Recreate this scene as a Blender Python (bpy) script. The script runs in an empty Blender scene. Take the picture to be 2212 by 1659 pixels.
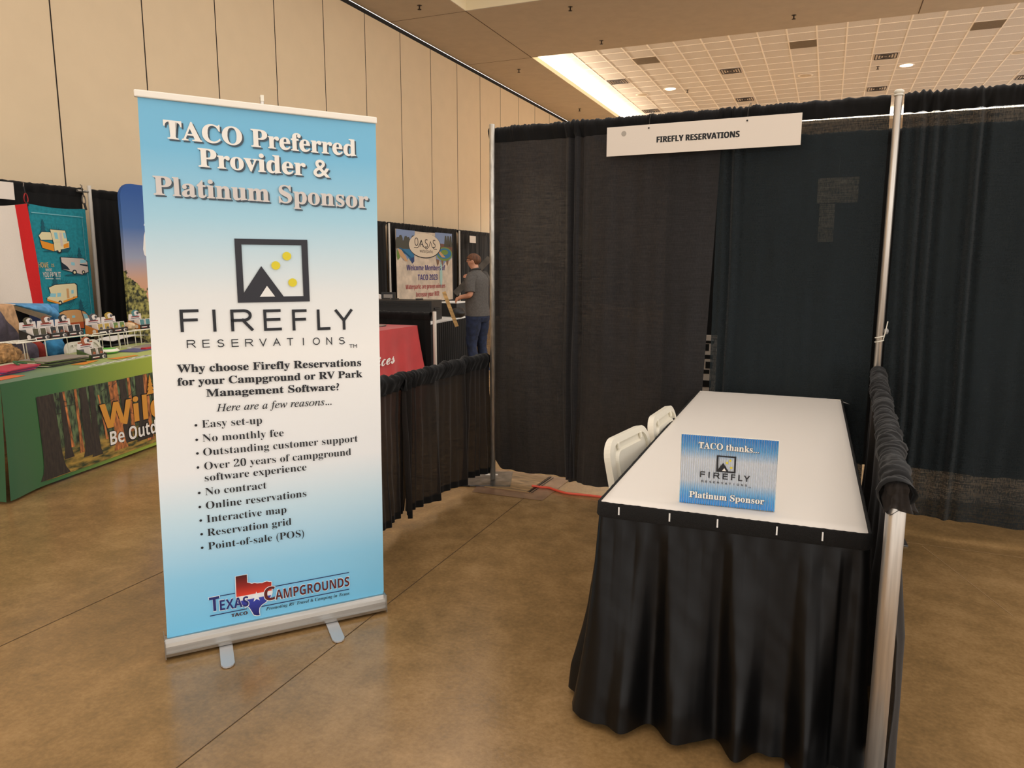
import bpy, bmesh, math, random
from mathutils import Vector, Matrix, Euler
from math import sin, cos, pi, radians, sqrt, atan2, exp
S = bpy.context.scene
COL = S.collection
R = random.Random(7)

# ------------------------------------------------------------------ camera, world, light, exposure
F_PX = 1606.34
YAW, PITCH, ROLL = .4321, .1585, -.0018
CAM = Vector((2.3316, -4.6224, 1.5241))
_f = Vector((-sin(YAW)*cos(PITCH), cos(YAW)*cos(PITCH), -sin(PITCH)))
_r0 = Vector((cos(YAW), sin(YAW), 0)); _d0 = _f.cross(_r0)
_r = _r0*cos(ROLL) + _d0*sin(ROLL); _d = _d0*cos(ROLL) - _r0*sin(ROLL)
cd = bpy.data.cameras.new('camera'); cam = bpy.data.objects.new('camera', cd); COL.objects.link(cam)
cd.sensor_width = 36; cd.lens = F_PX*36/2212; cd.clip_end = 200; cd.clip_start = .05
cam.matrix_world = Matrix(((_r.x, -_d.x, -_f.x, CAM.x), (_r.y, -_d.y, -_f.y, CAM.y), (_r.z, -_d.z, -_f.z, CAM.z), (0, 0, 0, 1)))
S.camera = cam
S.view_settings.view_transform = 'Standard'; S.view_settings.look = 'None'
S.view_settings.gamma = 1; S.view_settings.use_curve_mapping = False
S.view_settings.exposure = 0.0

def lin(c):
    return tuple(((v/255)/12.92 if v/255 <= .04045 else ((v/255+.055)/1.055)**2.4) for v in c)
W = bpy.data.worlds.new('hall_light'); S.world = W; W.use_nodes = True
_bg = W.node_tree.nodes['Background']
_bg.inputs[0].default_value = (1.0, .97, .935, 1); _bg.inputs[1].default_value = 1.95
HY = .035                                   # the hall's axes against the booth's
ZS, ZT = 6.62, 7.0                          # soffit underside, tile ceiling
def hw(u, v, z=0.):                         # hall coordinates -> world
    return Vector((cos(HY)*u - sin(HY)*v, sin(HY)*u + cos(HY)*v, z))
def area(name, u, v, z, sx, sy, power, col, tilt=(0, 0, 0)):
    l = bpy.data.lights.new(name, 'AREA'); l.shape = 'RECTANGLE'; l.size = sx; l.size_y = sy
    l.energy = power; l.color = col
    o = bpy.data.objects.new(name, l); COL.objects.link(o); o.location = hw(u, v, z); o.rotation_euler = tilt
    return o
WARM = (1.0, .84, .66); NEUT = (1.0, .98, .95)
area('added_fill_near', 2.0, 1.6, 6.9, 12.5, 14, 540, NEUT)  # added fill standing in for the near coffer's lighting
area('added_fill_rear', 2.5, -8.0, 6.3, 14, 5, 160, WARM)  # added fill behind the camera, no fitting modelled there
area('added_fill_right', 9.0, 4.0, 6.3, 7, 9, 200, NEUT)  # added fill out of view at the right, no fitting modelled

# ------------------------------------------------------------------ materials
def newmat(name):
    m = bpy.data.materials.new(name); m.use_nodes = True
    nt = m.node_tree; return m, nt, nt.nodes['Principled BSDF']
def N(nt, t, **kw):
    n = nt.nodes.new(t)
    for k, v in kw.items(): setattr(n, k, v)
    return n
def c4(c): return (*lin(c), 1)
def mat(name, col, rough=.6, metal=0., var=.0, scale=20., spec=.5, bump=0., stretch=(1, 1, 1), sheen=0., coat=0.):
    m, nt, p = newmat(name)
    p.inputs['Base Color'].default_value = c4(col); p.inputs['Roughness'].default_value = rough
    p.inputs['Metallic'].default_value = metal; p.inputs['Specular IOR Level'].default_value = spec
    if sheen: p.inputs['Sheen Weight'].default_value = sheen
    if coat: p.inputs['Coat Weight'].default_value = coat; p.inputs['Coat Roughness'].default_value = .1
    tc = N(nt, 'ShaderNodeTexCoord'); mp = N(nt, 'ShaderNodeMapping'); mp.inputs['Scale'].default_value = stretch
    nz = N(nt, 'ShaderNodeTexNoise'); nz.inputs['Scale'].default_value = scale; nz.inputs['Detail'].default_value = 3
    nt.links.new(tc.outputs['Object'], mp.inputs[0]); nt.links.new(mp.outputs[0], nz.inputs['Vector'])
    if var:
        r = N(nt, 'ShaderNodeValToRGB')
        r.color_ramp.elements[0].position = .3; r.color_ramp.elements[1].position = .7
        r.color_ramp.elements[0].color = c4([max(0, v*(1-var)) for v in col]); r.color_ramp.elements[1].color = c4([min(255, v*(1+var)) for v in col])
        nt.links.new(nz.outputs['Fac'], r.inputs[0]); nt.links.new(r.outputs[0], p.inputs['Base Color'])
    if bump:
        b = N(nt, 'ShaderNodeBump'); b.inputs['Strength'].default_value = bump; b.inputs['Distance'].default_value = .01
        nt.links.new(nz.outputs['Fac'], b.inputs['Height']); nt.links.new(b.outputs[0], p.inputs['Normal'])
    return m
def ramp_mat(name, axis, lo, hi, stops, rough=.5, metal=0., spec=.4):
    """printed gradient along an object axis, stops = [(0..1, rgb)]"""
    m, nt, p = newmat(name)
    tc = N(nt, 'ShaderNodeTexCoord'); sp = N(nt, 'ShaderNodeSeparateXYZ'); mr = N(nt, 'ShaderNodeMapRange')
    mr.inputs['From Min'].default_value = lo; mr.inputs['From Max'].default_value = hi
    r = N(nt, 'ShaderNodeValToRGB'); cr = r.color_ramp
    while len(cr.elements) < len(stops): cr.elements.new(.5)
    for e, (t, c) in zip(cr.elements, stops): e.position = t; e.color = c4(c)
    nt.links.new(tc.outputs['Object'], sp.inputs[0]); nt.links.new(sp.outputs[axis], mr.inputs['Value'])
    nt.links.new(mr.outputs[0], r.inputs[0]); nt.links.new(r.outputs[0], p.inputs['Base Color'])
    p.inputs['Roughness'].default_value = rough; p.inputs['Metallic'].default_value = metal; p.inputs['Specular IOR Level'].default_value = spec
    return m
def emit(name, col, st):
    m, nt, p = newmat(name); p.inputs['Base Color'].default_value = c4(col)
    p.inputs['Emission Color'].default_value = c4(col); p.inputs['Emission Strength'].default_value = st; return m
def drape_mat(name, col, see):
    """open weave: horizontal slubs and short vertical dashes let some of what lies behind through"""
    m, nt, p = newmat(name)
    p.inputs['Roughness'].default_value = .85; p.inputs['Specular IOR Level'].default_value = .25; p.inputs['Sheen Weight'].default_value = .10; p.inputs['Sheen Roughness'].default_value = .5
    tc = N(nt, 'ShaderNodeTexCoord')
    def nz(sc, st, det=2.):
        mp = N(nt, 'ShaderNodeMapping'); mp.inputs['Scale'].default_value = st
        n_ = N(nt, 'ShaderNodeTexNoise'); n_.inputs['Scale'].default_value = sc; n_.inputs['Detail'].default_value = det
        nt.links.new(tc.outputs['Object'], mp.inputs[0]); nt.links.new(mp.outputs[0], n_.inputs['Vector']); return n_.outputs['Fac']
    a = nz(26, (.5, .5, 9)); b = nz(60, (3.2, 3.2, .9)); c = nz(2.2, (1, 1, .5))
    def math_(op, x, y):
        n_ = N(nt, 'ShaderNodeMath', operation=op)
        for i, v in enumerate((x, y)):
            if isinstance(v, (int, float)): n_.inputs[i].default_value = v
            else: nt.links.new(v, n_.inputs[i])
        return n_.outputs[0]
    w = math_('ADD', math_('ADD', math_('MULTIPLY', a, .38), math_('MULTIPLY', b, .36)), math_('MULTIPLY', c, .26))
    mr = N(nt, 'ShaderNodeMapRange'); mr.inputs['From Min'].default_value = .40; mr.inputs['From Max'].default_value = .66
    mr.inputs['To Min'].default_value = .15; mr.inputs['To Max'].default_value = 2.1
    nt.links.new(w, mr.inputs['Value'])
    fac = math_('MULTIPLY', mr.outputs[0], see)
    r = N(nt, 'ShaderNodeValToRGB'); r.color_ramp.elements[0].position = .38; r.color_ramp.elements[1].position = .66
    r.color_ramp.elements[0].color = c4([v*.82 for v in col]); r.color_ramp.elements[1].color = c4([v*1.18 for v in col])
    nt.links.new(w, r.inputs[0]); nt.links.new(r.outputs[0], p.inputs['Base Color'])
    bp = N(nt, 'ShaderNodeBump'); bp.inputs['Strength'].default_value = .14; bp.inputs['Distance'].default_value = .004
    nt.links.new(w, bp.inputs['Height']); nt.links.new(bp.outputs[0], p.inputs['Normal'])
    if see > 0:
        tr = N(nt, 'ShaderNodeBsdfTransparent'); mx = N(nt, 'ShaderNodeMixShader'); out = nt.nodes['Material Output']
        nt.links.new(fac, mx.inputs[0]); nt.links.new(p.outputs[0], mx.inputs[1]); nt.links.new(tr.outputs[0], mx.inputs[2])
        nt.links.new(mx.outputs[0], out.inputs[0])
    return m
M = {}
M['wall'] = mat('beige_wall_panel', (226, 202, 166), .75, var=.008, scale=3, bump=.02)
M['seam'] = mat('panel_seam', (40, 28, 20), .9)
M['soffit'] = mat('taupe_soffit', (186, 172, 152), .85, var=.02, scale=4)
M['soffit_joint'] = mat('soffit_joint', (90, 74, 58), .9)
M['riser'] = mat('glow_cream_riser', (250, 236, 200), .8)  # cream raised brighter, cove glow put into the colour
M['tile'] = mat('acoustic_tile', (212, 205, 198), .9, var=.05, scale=60, bump=.1)
M['tbar'] = mat('ceiling_grid_metal', (248, 240, 230), .5)
M['gap_table_dark'] = mat('gap_shade_and_dark_table', (24, 19, 15), .8)  # dark paint for the table; on the wall top it stands for gap shade
M['vent_dark'] = mat('vent_slot', (40, 34, 34), .8)
M['vent_white'] = mat('vent_blade', (215, 205, 200), .5)
M['grille'] = mat('return_grille', (128, 112, 92), .8, var=.1, scale=200)
M['lamp'] = emit('lamp_lens', (255, 244, 225), 6.)
M['lamp_off'] = mat('unlit_lens', (205, 190, 170), .5)
M['cove'] = emit('cove_tube', (255, 238, 212), 130.)
M['cove_dim'] = emit('dimmed_cove_tube', (255, 236, 206), 30.)
M['brass'] = mat('sprinkler_metal', (60, 48, 40), .4, .6)
M['drape'] = drape_mat('black_drape_fabric', (40, 38, 38), .016)
M['drape_navy'] = drape_mat('dark_blue_drape_fabric', (25, 33, 36), .12)
M['drape_rail'] = drape_mat('black_rail_fabric', (34, 28, 24), .04)
M['drape_thick'] = drape_mat('doubled_drape_fabric', (14, 13, 13), 0)
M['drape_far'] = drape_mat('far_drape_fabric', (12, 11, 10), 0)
M['alu'] = mat('galvanised_pipe', (190, 184, 174), .38, .85, var=.12, scale=90, stretch=(1, 1, .15), bump=.05)
M['alu_front'] = mat('aluminium_pipe', (200, 192, 182), .36, .8, var=.06, scale=120, stretch=(1, 1, .05))
M['steel'] = mat('dark_steel_plate', (96, 94, 92), .35, .6, var=.3, scale=14)
M['label'] = mat('paper_label', (190, 185, 178), .7, var=.2, scale=120)
M['satin'] = mat('black_satin', (3, 3, 4), .42, spec=.30, bump=.06, scale=22, var=.15)
M['velcro'] = mat('black_hook_band', (14, 13, 13), .95, bump=.6, scale=400)
M['cover'] = mat('white_table_vinyl', (236, 229, 220), .42, spec=.35, bump=.06, scale=4, stretch=(3, .7, 1))
M['whiteplastic'] = mat('white_plastic', (238, 232, 215), .45)
M['chairmetal'] = mat('white_painted_tube', (232, 228, 216), .4)
M['clip'] = mat('clear_clip', (240, 240, 238), .3)
M['signboard'] = mat('white_foam_board', (228, 216, 202), .7)
M['smudge'] = mat('grey_smudge', (176, 166, 154), .8)
M['black'] = mat('black_ink', (14, 14, 15), .6)
M['ink'] = mat('dark_slate_ink', (17, 18, 25), .5)
M['ink2'] = mat('charcoal_ink', (32, 31, 40), .5)
M['hook'] = mat('wire_hook', (70, 66, 60), .4, .8)
M['cord'] = mat('orange_cord', (238, 92, 66), .45)
M['cable'] = mat('black_cable', (16, 15, 15), .5)
M['rope'] = mat('white_tie', (225, 220, 205), .7)
M['tape'] = mat('silver_tape', (150, 148, 145), .4, .3)
M['oldwood'] = mat('scuffed_board', (150, 122, 86), .55, var=.28, scale=9, stretch=(1, 6, 1))
M['patch'] = mat('concrete_patch', (140, 108, 84), .35, var=.1, scale=12)
# floor: polished concrete
def floor_mat():
    m, nt, p = newmat('polished_concrete')
    tc = N(nt, 'ShaderNodeTexCoord')
    def nz(sc, det, ro=.6):
        n_ = N(nt, 'ShaderNodeTexNoise'); n_.inputs['Scale'].default_value = sc; n_.inputs['Detail'].default_value = det; n_.inputs['Roughness'].default_value = ro
        nt.links.new(tc.outputs['Object'], n_.inputs['Vector']); return n_.outputs['Fac']
    a = nz(.9, 6, .65); b = nz(60, 3); c = nz(7, 5, .7)
    mx = N(nt, 'ShaderNodeMix', data_type='FLOAT'); mx.inputs[0].default_value = .45
    nt.links.new(a, mx.inputs[2]); nt.links.new(c, mx.inputs[3])
    mx2 = N(nt, 'ShaderNodeMix', data_type='FLOAT'); mx2.inputs[0].default_value = .22
    nt.links.new(mx.outputs[0], mx2.inputs[2]); nt.links.new(b, mx2.inputs[3])
    r = N(nt, 'ShaderNodeValToRGB'); cr = r.color_ramp
    cr.elements[0].position = .36; cr.elements[0].color = c4((116, 93, 60)); cr.elements[1].position = .66; cr.elements[1].color = c4((178, 143, 97))
    e = cr.elements.new(.5); e.color = c4((147, 116, 75))
    nt.links.new(mx2.outputs[0], r.inputs[0]); nt.links.new(r.outputs[0], p.inputs['Base Color'])
    rr = N(nt, 'ShaderNodeMapRange'); rr.inputs['To Min'].default_value = .13; rr.inputs['To Max'].default_value = .30
    nt.links.new(c, rr.inputs['Value']); nt.links.new(rr.outputs[0], p.inputs['Roughness'])
    p.inputs['Specular IOR Level'].default_value = .55
    bp = N(nt, 'ShaderNodeBump'); bp.inputs['Strength'].default_value = .05; bp.inputs['Distance'].default_value = .01
    nt.links.new(b, bp.inputs['Height']); nt.links.new(bp.outputs[0], p.inputs['Normal'])
    return m
M['floor'] = floor_mat()
M['joint'] = mat('floor_joint', (70, 50, 30), .8)
M['joint_light'] = mat('filled_joint', (178, 146, 104), .6)
def flat(key, col, rough=.6, **k):
    if key not in M: M[key] = mat(key, col, rough, **k)
    return key

# ------------------------------------------------------------------ mesh builder
class MB:
    def __init__(s): s.v = []; s.f = []; s.m = []; s.sm = []; s.mats = []
    def mi(s, key):
        if key not in s.mats: s.mats.append(key)
        return s.mats.index(key)
    def add(s, vs, fs, key, smooth=False, T=None):
        o = len(s.v)
        s.v += [tuple(T @ Vector(p)) if T else tuple(p) for p in vs]
        i = s.mi(key)
        for f in fs: s.f.append(tuple(o+j for j in f)); s.m.append(i); s.sm.append(smooth)
    def box(s, c, d, key, T=None, rot=None):
        x, y, z = (k/2 for k in d)
        vs = [(-x, -y, -z), (x, -y, -z), (x, y, -z), (-x, y, -z), (-x, -y, z), (x, -y, z), (x, y, z), (-x, y, z)]
        L = Matrix.Translation(c) @ (Euler(rot).to_matrix().to_4x4() if rot else Matrix())
        s.add(vs, [(3, 2, 1, 0), (4, 5, 6, 7), (0, 1, 5, 4), (1, 2, 6, 5), (2, 3, 7, 6), (3, 0, 4, 7)], key, False, (T @ L) if T else L)
    def quad(s, a, b, c, d, key): s.add([a, b, c, d], [(0, 1, 2, 3)], key)
    def tube(s, pts, r, key, n=10, caps=True, T=None, closed=False):
        pts = [Vector(p) for p in pts]; vs = []; fs = []; k = len(pts)
        rs = r if isinstance(r, (list, tuple)) else [r]*k
        t0 = (pts[1]-pts[0]).normalized(); up = Vector((0, 0, 1)) if abs(t0.z) < .9 else Vector((1, 0, 0))
        x = t0.cross(up).normalized()
        for i, p in enumerate(pts):
            if closed: t = (pts[(i+1) % k]-pts[i-1]).normalized()
            else: t = (pts[min(i+1, k-1)]-pts[max(i-1, 0)]).normalized()
            x = (x - t*x.dot(t)); x = x.normalized() if x.length > 1e-6 else t.orthogonal().normalized()
            y = t.cross(x)
            vs += [p + (x*cos(2*pi*j/n) + y*sin(2*pi*j/n))*rs[i] for j in range(n)]
        for i in range(k if closed else k-1):
            for j in range(n):
                a = i*n; b = ((i+1) % k)*n
                fs.append((a+j, a+(j+1) % n, b+(j+1) % n, b+j))
        s.add(vs, fs, key, True, T)
        if caps and not closed:
            s.add(vs[:n], [tuple(range(n-1, -1, -1))], key, False, T); s.add(vs[-n:], [tuple(range(n))], key, False, T)
    def grid(s, fn, nu, nv, key, smooth=True, closed_u=False, keyfn=None):
        vs = [fn(i/(nu if closed_u else nu-1), j/(nv-1)) for i in range(nu) for j in range(nv)]
        if keyfn is None:
            fs = []
            for i in range(nu if closed_u else nu-1):
                for j in range(nv-1):
                    a = i*nv+j; b = ((i+1) % nu)*nv+j; fs.append((a, b, b+1, a+1))
            s.add(vs, fs, key, smooth)
        else:
            o = len(s.v); s.v += [tuple(p) for p in vs]
            for i in range(nu if closed_u else nu-1):
                for j in range(nv-1):
                    a = o+i*nv+j; b = o+((i+1) % nu)*nv+j
                    s.f.append((a, b, b+1, a+1)); s.m.append(s.mi(keyfn((i+.5)/nu, (j+.5)/nv))); s.sm.append(smooth)
    def poly(s, pts, key, T=None):
        s.add(pts, [tuple(range(len(pts)))], key, False, T)
    def prism(s, pts, y0, y1, key, T=None):
        """outline in local x,z extruded along y"""
        n = len(pts); vs = [(x, y0, z) for x, z in pts] + [(x, y1, z) for x, z in pts]
        fs = [tuple(range(n)), tuple(range(2*n-1, n-1, -1))] + [(i, n+i, n+(i+1) % n, (i+1) % n) for i in range(n)]
        s.add(vs, fs, key, False, T)
    def lathe(s, prof, key, n=24, T=None):
        vs = [(r*cos(2*pi*i/n), r*sin(2*pi*i/n), z) for i in range(n) for r, z in prof]; k = len(prof)
        fs = [(i*k+j, ((i+1) % n)*k+j, ((i+1) % n)*k+j+1, i*k+j+1) for i in range(n) for j in range(k-1)]
        s.add(vs, fs, key, True, T)
    def blob(s, c, r, key, n=16, fn=None, T=None):
        vs = []; fs = []; m = n//2+1
        for i in range(n):
            for j in range(m):
                a = 2*pi*i/n; b = pi*j/(m-1); q = (sin(b)*cos(a), sin(b)*sin(a), cos(b)); k = fn(q) if fn else 1
                vs.append((c[0]+r[0]*q[0]*k, c[1]+r[1]*q[1]*k, c[2]+r[2]*q[2]*k))
        for i in range(n):
            for j in range(m-1):
                a = i*m+j; b = ((i+1) % n)*m+j; fs.append((a, a+1, b+1, b))
        s.add(vs, fs, key, True, T)
    def build(s, name, parent=None, loc=None, rot=None, bevel=0., sub=0):
        me = bpy.data.meshes.new(name); me.from_pydata(s.v, [], s.f)
        for k in s.mats: me.materials.append(M[k])
        me.polygons.foreach_set('material_index', s.m); me.polygons.foreach_set('use_smooth', s.sm); me.update()
        o = bpy.data.objects.new(name, me); COL.objects.link(o)
        if parent: o.parent = parent
        if loc is not None: o.location = loc
        if rot is not None: o.rotation_euler = rot
        if bevel:
            b = o.modifiers.new('bevel', 'BEVEL'); b.width = bevel; b.segments = 2; b.limit_method = 'ANGLE'; b.angle_limit = radians(40)
        if sub:
            b = o.modifiers.new('sub', 'SUBSURF'); b.levels = sub; b.render_levels = sub
        return o
def tag(o, label, cat, group=None, kind=None):
    o['label'] = label; o['category'] = cat
    if group: o['group'] = group
    if kind: o['kind'] = kind
    return o
def structure(o, label=None, cat=None):
    o['kind'] = 'structure'
    if label: o['label'] = label
    if cat: o['category'] = cat
    return o
def thing(name, label, cat, loc=(0, 0, 0), rz=0., group=None):
    o = bpy.data.objects.new(name, None); COL.objects.link(o); o.location = loc; o.rotation_euler = (0, 0, rz); o.empty_display_size = .1
    return tag(o, label, cat, group)
def dup(root, loc, rz, label, group=None):
    r = root.copy(); COL.objects.link(r); r.location = loc; r.rotation_euler = (0, 0, rz); r['label'] = label
    if group: r['group'] = group
    for ch in list(root.children):
        c = ch.copy(); COL.objects.link(c); c.parent = r
        for g in list(ch.children):
            d = g.copy(); COL.objects.link(d); d.parent = c
    return r
_perm = [R.random() for _ in range(4096)]
def n1(x, k=0):                              # smooth 1-d noise -1..1
    i = math.floor(x); t = x-i; t = t*t*(3-2*t)
    a = _perm[(i*7+k*131) % 4096]; b = _perm[((i+1)*7+k*131) % 4096]
    return (a+(b-a)*t)*2-1
def n2(x, y, k=0):
    i = math.floor(x); j = math.floor(y); t = x-i; u = y-j; t = t*t*(3-2*t); u = u*u*(3-2*u)
    h = lambda a, b: _perm[(a*73+b*179+k*31) % 4096]
    return ((h(i, j)*(1-t)+h(i+1, j)*t)*(1-u)+(h(i, j+1)*(1-t)+h(i+1, j+1)*t)*u)*2-1

# ------------------------------------------------------------------ lettering
def _alpha(s, cap, low, dig=None):
    o = ''
    for ch in s:
        if 'A' <= ch <= 'Z': o += chr(cap+ord(ch)-65)
        elif 'a' <= ch <= 'z': o += '\u210e' if (low == 0x1d44e and ch == 'h') else chr(low+ord(ch)-97)
        elif dig and ch.isdigit(): o += chr(dig+ord(ch)-48)
        else: o += ch
    return o
STY = {'serif': lambda s: _alpha(s, 0x1d400, 0x1d41a, 0x1d7ce), 'italic': lambda s: _alpha(s, 0x1d434, 0x1d44e),
       'bolditalic': lambda s: _alpha(s, 0x1d468, 0x1d482), 'script': lambda s: _alpha(s, 0x1d4d0, 0x1d4ea),
       'sans': lambda s: _alpha(s, 0x1d5a0, 0x1d5ba, 0x1d7e2), 'sansbold': lambda s: _alpha(s, 0x1d5d4, 0x1d5ee, 0x1d7ec), 'plain': lambda s: s}
_cap = {}
def glyphs(body, style, off):
    cu = bpy.data.curves.new('t', 'FONT'); cu.body = STY[style](body); cu.size = 1; cu.offset = off; cu.resolution_u = 4
    o = bpy.data.objects.new('t', cu); COL.objects.link(o)
    dg = bpy.context.evaluated_depsgraph_get(); me = o.evaluated_get(dg).to_mesh()
    vs = [v.co.copy() for v in me.vertices]; fs = [tuple(p.vertices) for p in me.polygons]
    o.evaluated_get(dg).to_mesh_clear(); bpy.data.objects.remove(o); bpy.data.curves.remove(cu)
    return vs, fs
def capheight(style, off):
    if (style, off) not in _cap:
        vs, _ = glyphs('H', style, off); _cap[(style, off)] = max(v.y for v in vs)
    return _cap[(style, off)]
def text(mb, body, x0, x1, z0, z1, cap, key, style='serif', off=0., y=0., lift=0., T=None):
    """lettering on the local xz plane: ink from x0 to x1, baseline z0 at the left and z1 at the right, cap height cap"""
    vs, fs = glyphs(body, style, off)
    if not vs: return
    a = min(v.x for v in vs); b = max(v.x for v in vs); kx = (x1-x0)/(b-a); kz = cap/capheight(style, off)
    out = [(x0+(v.x-a)*kx, y-lift, z0+(z1-z0)*((v.x-a)/(b-a))+v.y*kz) for v in vs]
    mb.add(out, fs, key, False, T)
def spaced(mb, body, boxes, z0, z1, cap, key, style='plain', off=0., y=0., T=None):
    xa, xb = boxes[0][0], boxes[-1][1]
    for ch, (a, b) in zip(body, boxes):
        za = z0+(z1-z0)*((a-xa)/(xb-xa)); text(mb, ch, a, b, za, za, cap, key, style, off, y, 0, T)

# ------------------------------------------------------------------ the hall
mb = MB()
mb.quad((-6.75, -14, 0), (14, -14, 0), (14, 32, 0), (-6.75, 32, 0), 'floor')
def strip(a, b, w, key, z=.0012):
    a = Vector((*a, z)); b = Vector((*b, z)); t = (b-a).normalized(); n = Vector((-t.y, t.x, 0))*w/2
    mb.quad(a-n, b-n, b+n, a+n, key)
fl_R = Matrix.Rotation(-HY, 3, 'Z')
def fw(x, y): p = fl_R @ Vector((x, y, 0)); return (p.x, p.y)     # world -> floor's own axes
strip(fw(.552, -3.6), fw(.404, 0.1), .0035, 'joint')
strip(fw(-.66, -4.6), fw(-.80, -.4), .0035, 'joint')
strip(fw(.40, -.145), fw(4.6, -.07), .004, 'joint_light'); strip(fw(-6, -.30), fw(.2, -.139), .005, 'joint')
strip(fw(2.75, -.13), fw(3.05, -.9), .003, 'joint_light')
structure(mb.build('floor', rot=(0, 0, HY)))
mb = MB()
mb.box((-6.80, 9, 3.26), (.1, 46, 6.52), 'wall')
for k in range(-10, 22):
    v = 2.018+1.365*k; mb.box((-6.7485, v, 3.26), (.003, .016, 6.52), 'seam')
structure(mb.build('wall_left', rot=(0, 0, HY)))
mb = MB(); mb.box((-6.80, 9, 6.57), (.06, 46, .10), 'gap_table_dark'); structure(mb.build('gap_shade_1', rot=(0, 0, HY)))  # dark strip, shade of the wall-top shadow gap put into its colour
mb = MB(); mb.box((3.6, 32.05, 3.6), (21, .1, 7.2), 'wall'); structure(mb.build('wall_far', rot=(0, 0, HY)))
# soffit with two coffers
U0, U1 = -4.95, 13.9
mb = MB()
def slab(u0, u1, v0, v1, z0=ZS, z1=ZS+.10): mb.box(((u0+u1)/2, (v0+v1)/2, (z0+z1)/2), (u1-u0, v1-v0, z1-z0), 'soffit')
slab(-6.75, U0, -14, 32); slab(U0, U1, 9.8, 13.5); slab(U0, U1, 25.5, 32); slab(U0, U1, -14, -6.5)
for (u, v0, v1) in ((U0, 9.8, 13.5),): mb.box((u, (v0+v1)/2, ZS-.001), (.02, v1-v0, .004), 'soffit_joint')
for v in (9.8, 13.5): mb.box(((-6.75+U0)/2, v, ZS-.001), (U0+6.75, .012, .003), 'soffit_joint')
mb.box((3.55, 11.6, ZS-.001), (.02, 3.7, .004), 'soffit_joint')
# risers: the lip's inner face and, for the near coffer, the full face up to its ceiling
mb.box((U0+.004, 19.5, ZS+.06), (.008, 12, .11), 'riser'); mb.box((U0+.004, 1.65, ZS+.3), (.008, 16.3, .58), 'riser')
mb.box((4.5, 9.796, ZS+.3), (18.9, .008, .58), 'riser')
mb.box((-6.1, 19.5, ZT+.02), (2.3, 12, .03), 'riser')
structure(mb.build('ceiling_soffit', rot=(0, 0, HY)))
mb = MB()
mb.quad((-5.6, -7, ZT), (-5.6, 26, ZT), (14, 26, ZT), (14, -7, ZT), 'tile')
structure(mb.build('ceiling', rot=(0, 0, HY)))
mb = MB(); PT = .66
for k in range(-2, 28):
    u = -3.70+PT*k
    if u < 13.8: mb.box((u, 19.6, ZT-.004), (.034, 12.4, .008), 'tbar')
for k in range(-2, 17): mb.box((4.4, 15.295+PT*k, ZT-.0035), (18.6, .030, .007), 'tbar')
structure(mb.build('ceiling_grid', rot=(0, 0, HY)))
# cove tube on the ledge behind the coffer's left lip
for lb, n_, x0, y0, dx, dy, r_, key in (('brightest glowing cove lamp row along the coffer side by the beige wall', 8, -5.22, 13.7, 0, 1.45, .03, 'cove'),
        ('cove lamp row hidden above the near edge of the big coffer', 11, -4.6, 13.2, 1.5, 0, .025, 'cove_dim'), ('cove lamp row above the far edge of the big coffer behind the drape', 11, -4.6, 25.75, 1.5, 0, .025, 'cove_dim')):
    mb = MB(); mb.tube([(x0, y0, ZS+.175), (x0+dx*n_, y0+dy*n_, ZS+.175)], r_, key, 8)
    tag(mb.build('cove_light', rot=(0, 0, HY)), lb, 'light')
# vents
def snap(u, v): return (-3.70+PT*(math.floor((u+3.70)/PT)+.5), 15.295+PT*(math.floor((v-15.295)/PT)+.5))
vent0 = None
vents = [(-4.109, 18.56, 'square ceiling air vent near the bright cove, nearer one of two'), (-4.118, 22.616, 'square ceiling air vent near the cove, farther one by the black drape'),
         (-.759, 18.334, 'square ceiling air vent between the two lit lamps, nearer the camera'), (-.813, 22.426, 'square ceiling air vent just above the hanging white name sign'),
         (3.212, 18.271, 'square dark slotted ceiling air vent beside the lit lamp at right'), (3.16, 22.194, 'square ceiling air vent just left of the tall pole top'),
         (6.942, 22.068, 'square ceiling air vent cut by the right edge of the photo')]
def vent_mesh():
    t = thing('ceiling_vent', vents[0][2], 'vent', (0, 0, 0), HY, 'square ceiling vents')
    b = MB(); b.box((0, 0, -.002), (.60, .60, .004), 'vent_white'); b.build('frame', t)
    for i, w in enumerate((.52, .38, .24, .10)):
        b = MB(); h = w/2; q = .02 if i < 3 else .04
        for (c, d) in (((0, -h, -.010), (w+q, .024, .006)), ((0, h, -.010), (w+q, .024, .006)), ((-h, 0, -.010), (.024, w-q, .006)), ((h, 0, -.010), (.024, w-q, .006))): b.box(c, d, 'vent_dark')
        b.build('louvre', t)
    return t
for i, (u, v, lb) in enumerate(vents):
    su, sv = snap(u, v); p = hw(su, sv, ZT-.008)
    if i == 0: vent0 = vent_mesh(); vent0.location = p
    else: dup(vent0, p, HY, lb)
for (u, v, lb) in ((-2.729, 16.413, 'dark return air panel in the tile ceiling near the cove'), (1.248, 16.247, 'dark return air panel in the ceiling, middle one of three'), (5.142, 16.107, 'dark return air panel in the ceiling, rightmost of three')):
    su, sv = snap(u, v); b = MB(); b.box((0, 0, -.004), (.63, .63, .008), 'grille')
    for k in range(12): b.box((0, -.29+k*.0527, -.010), (.6, .012, .006), 'grille')
    tag(b.build('return_air_panel', loc=hw(su, sv, ZT-.006), rot=(0, 0, HY)), lb, 'ceiling panel', 'return air panels')
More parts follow.
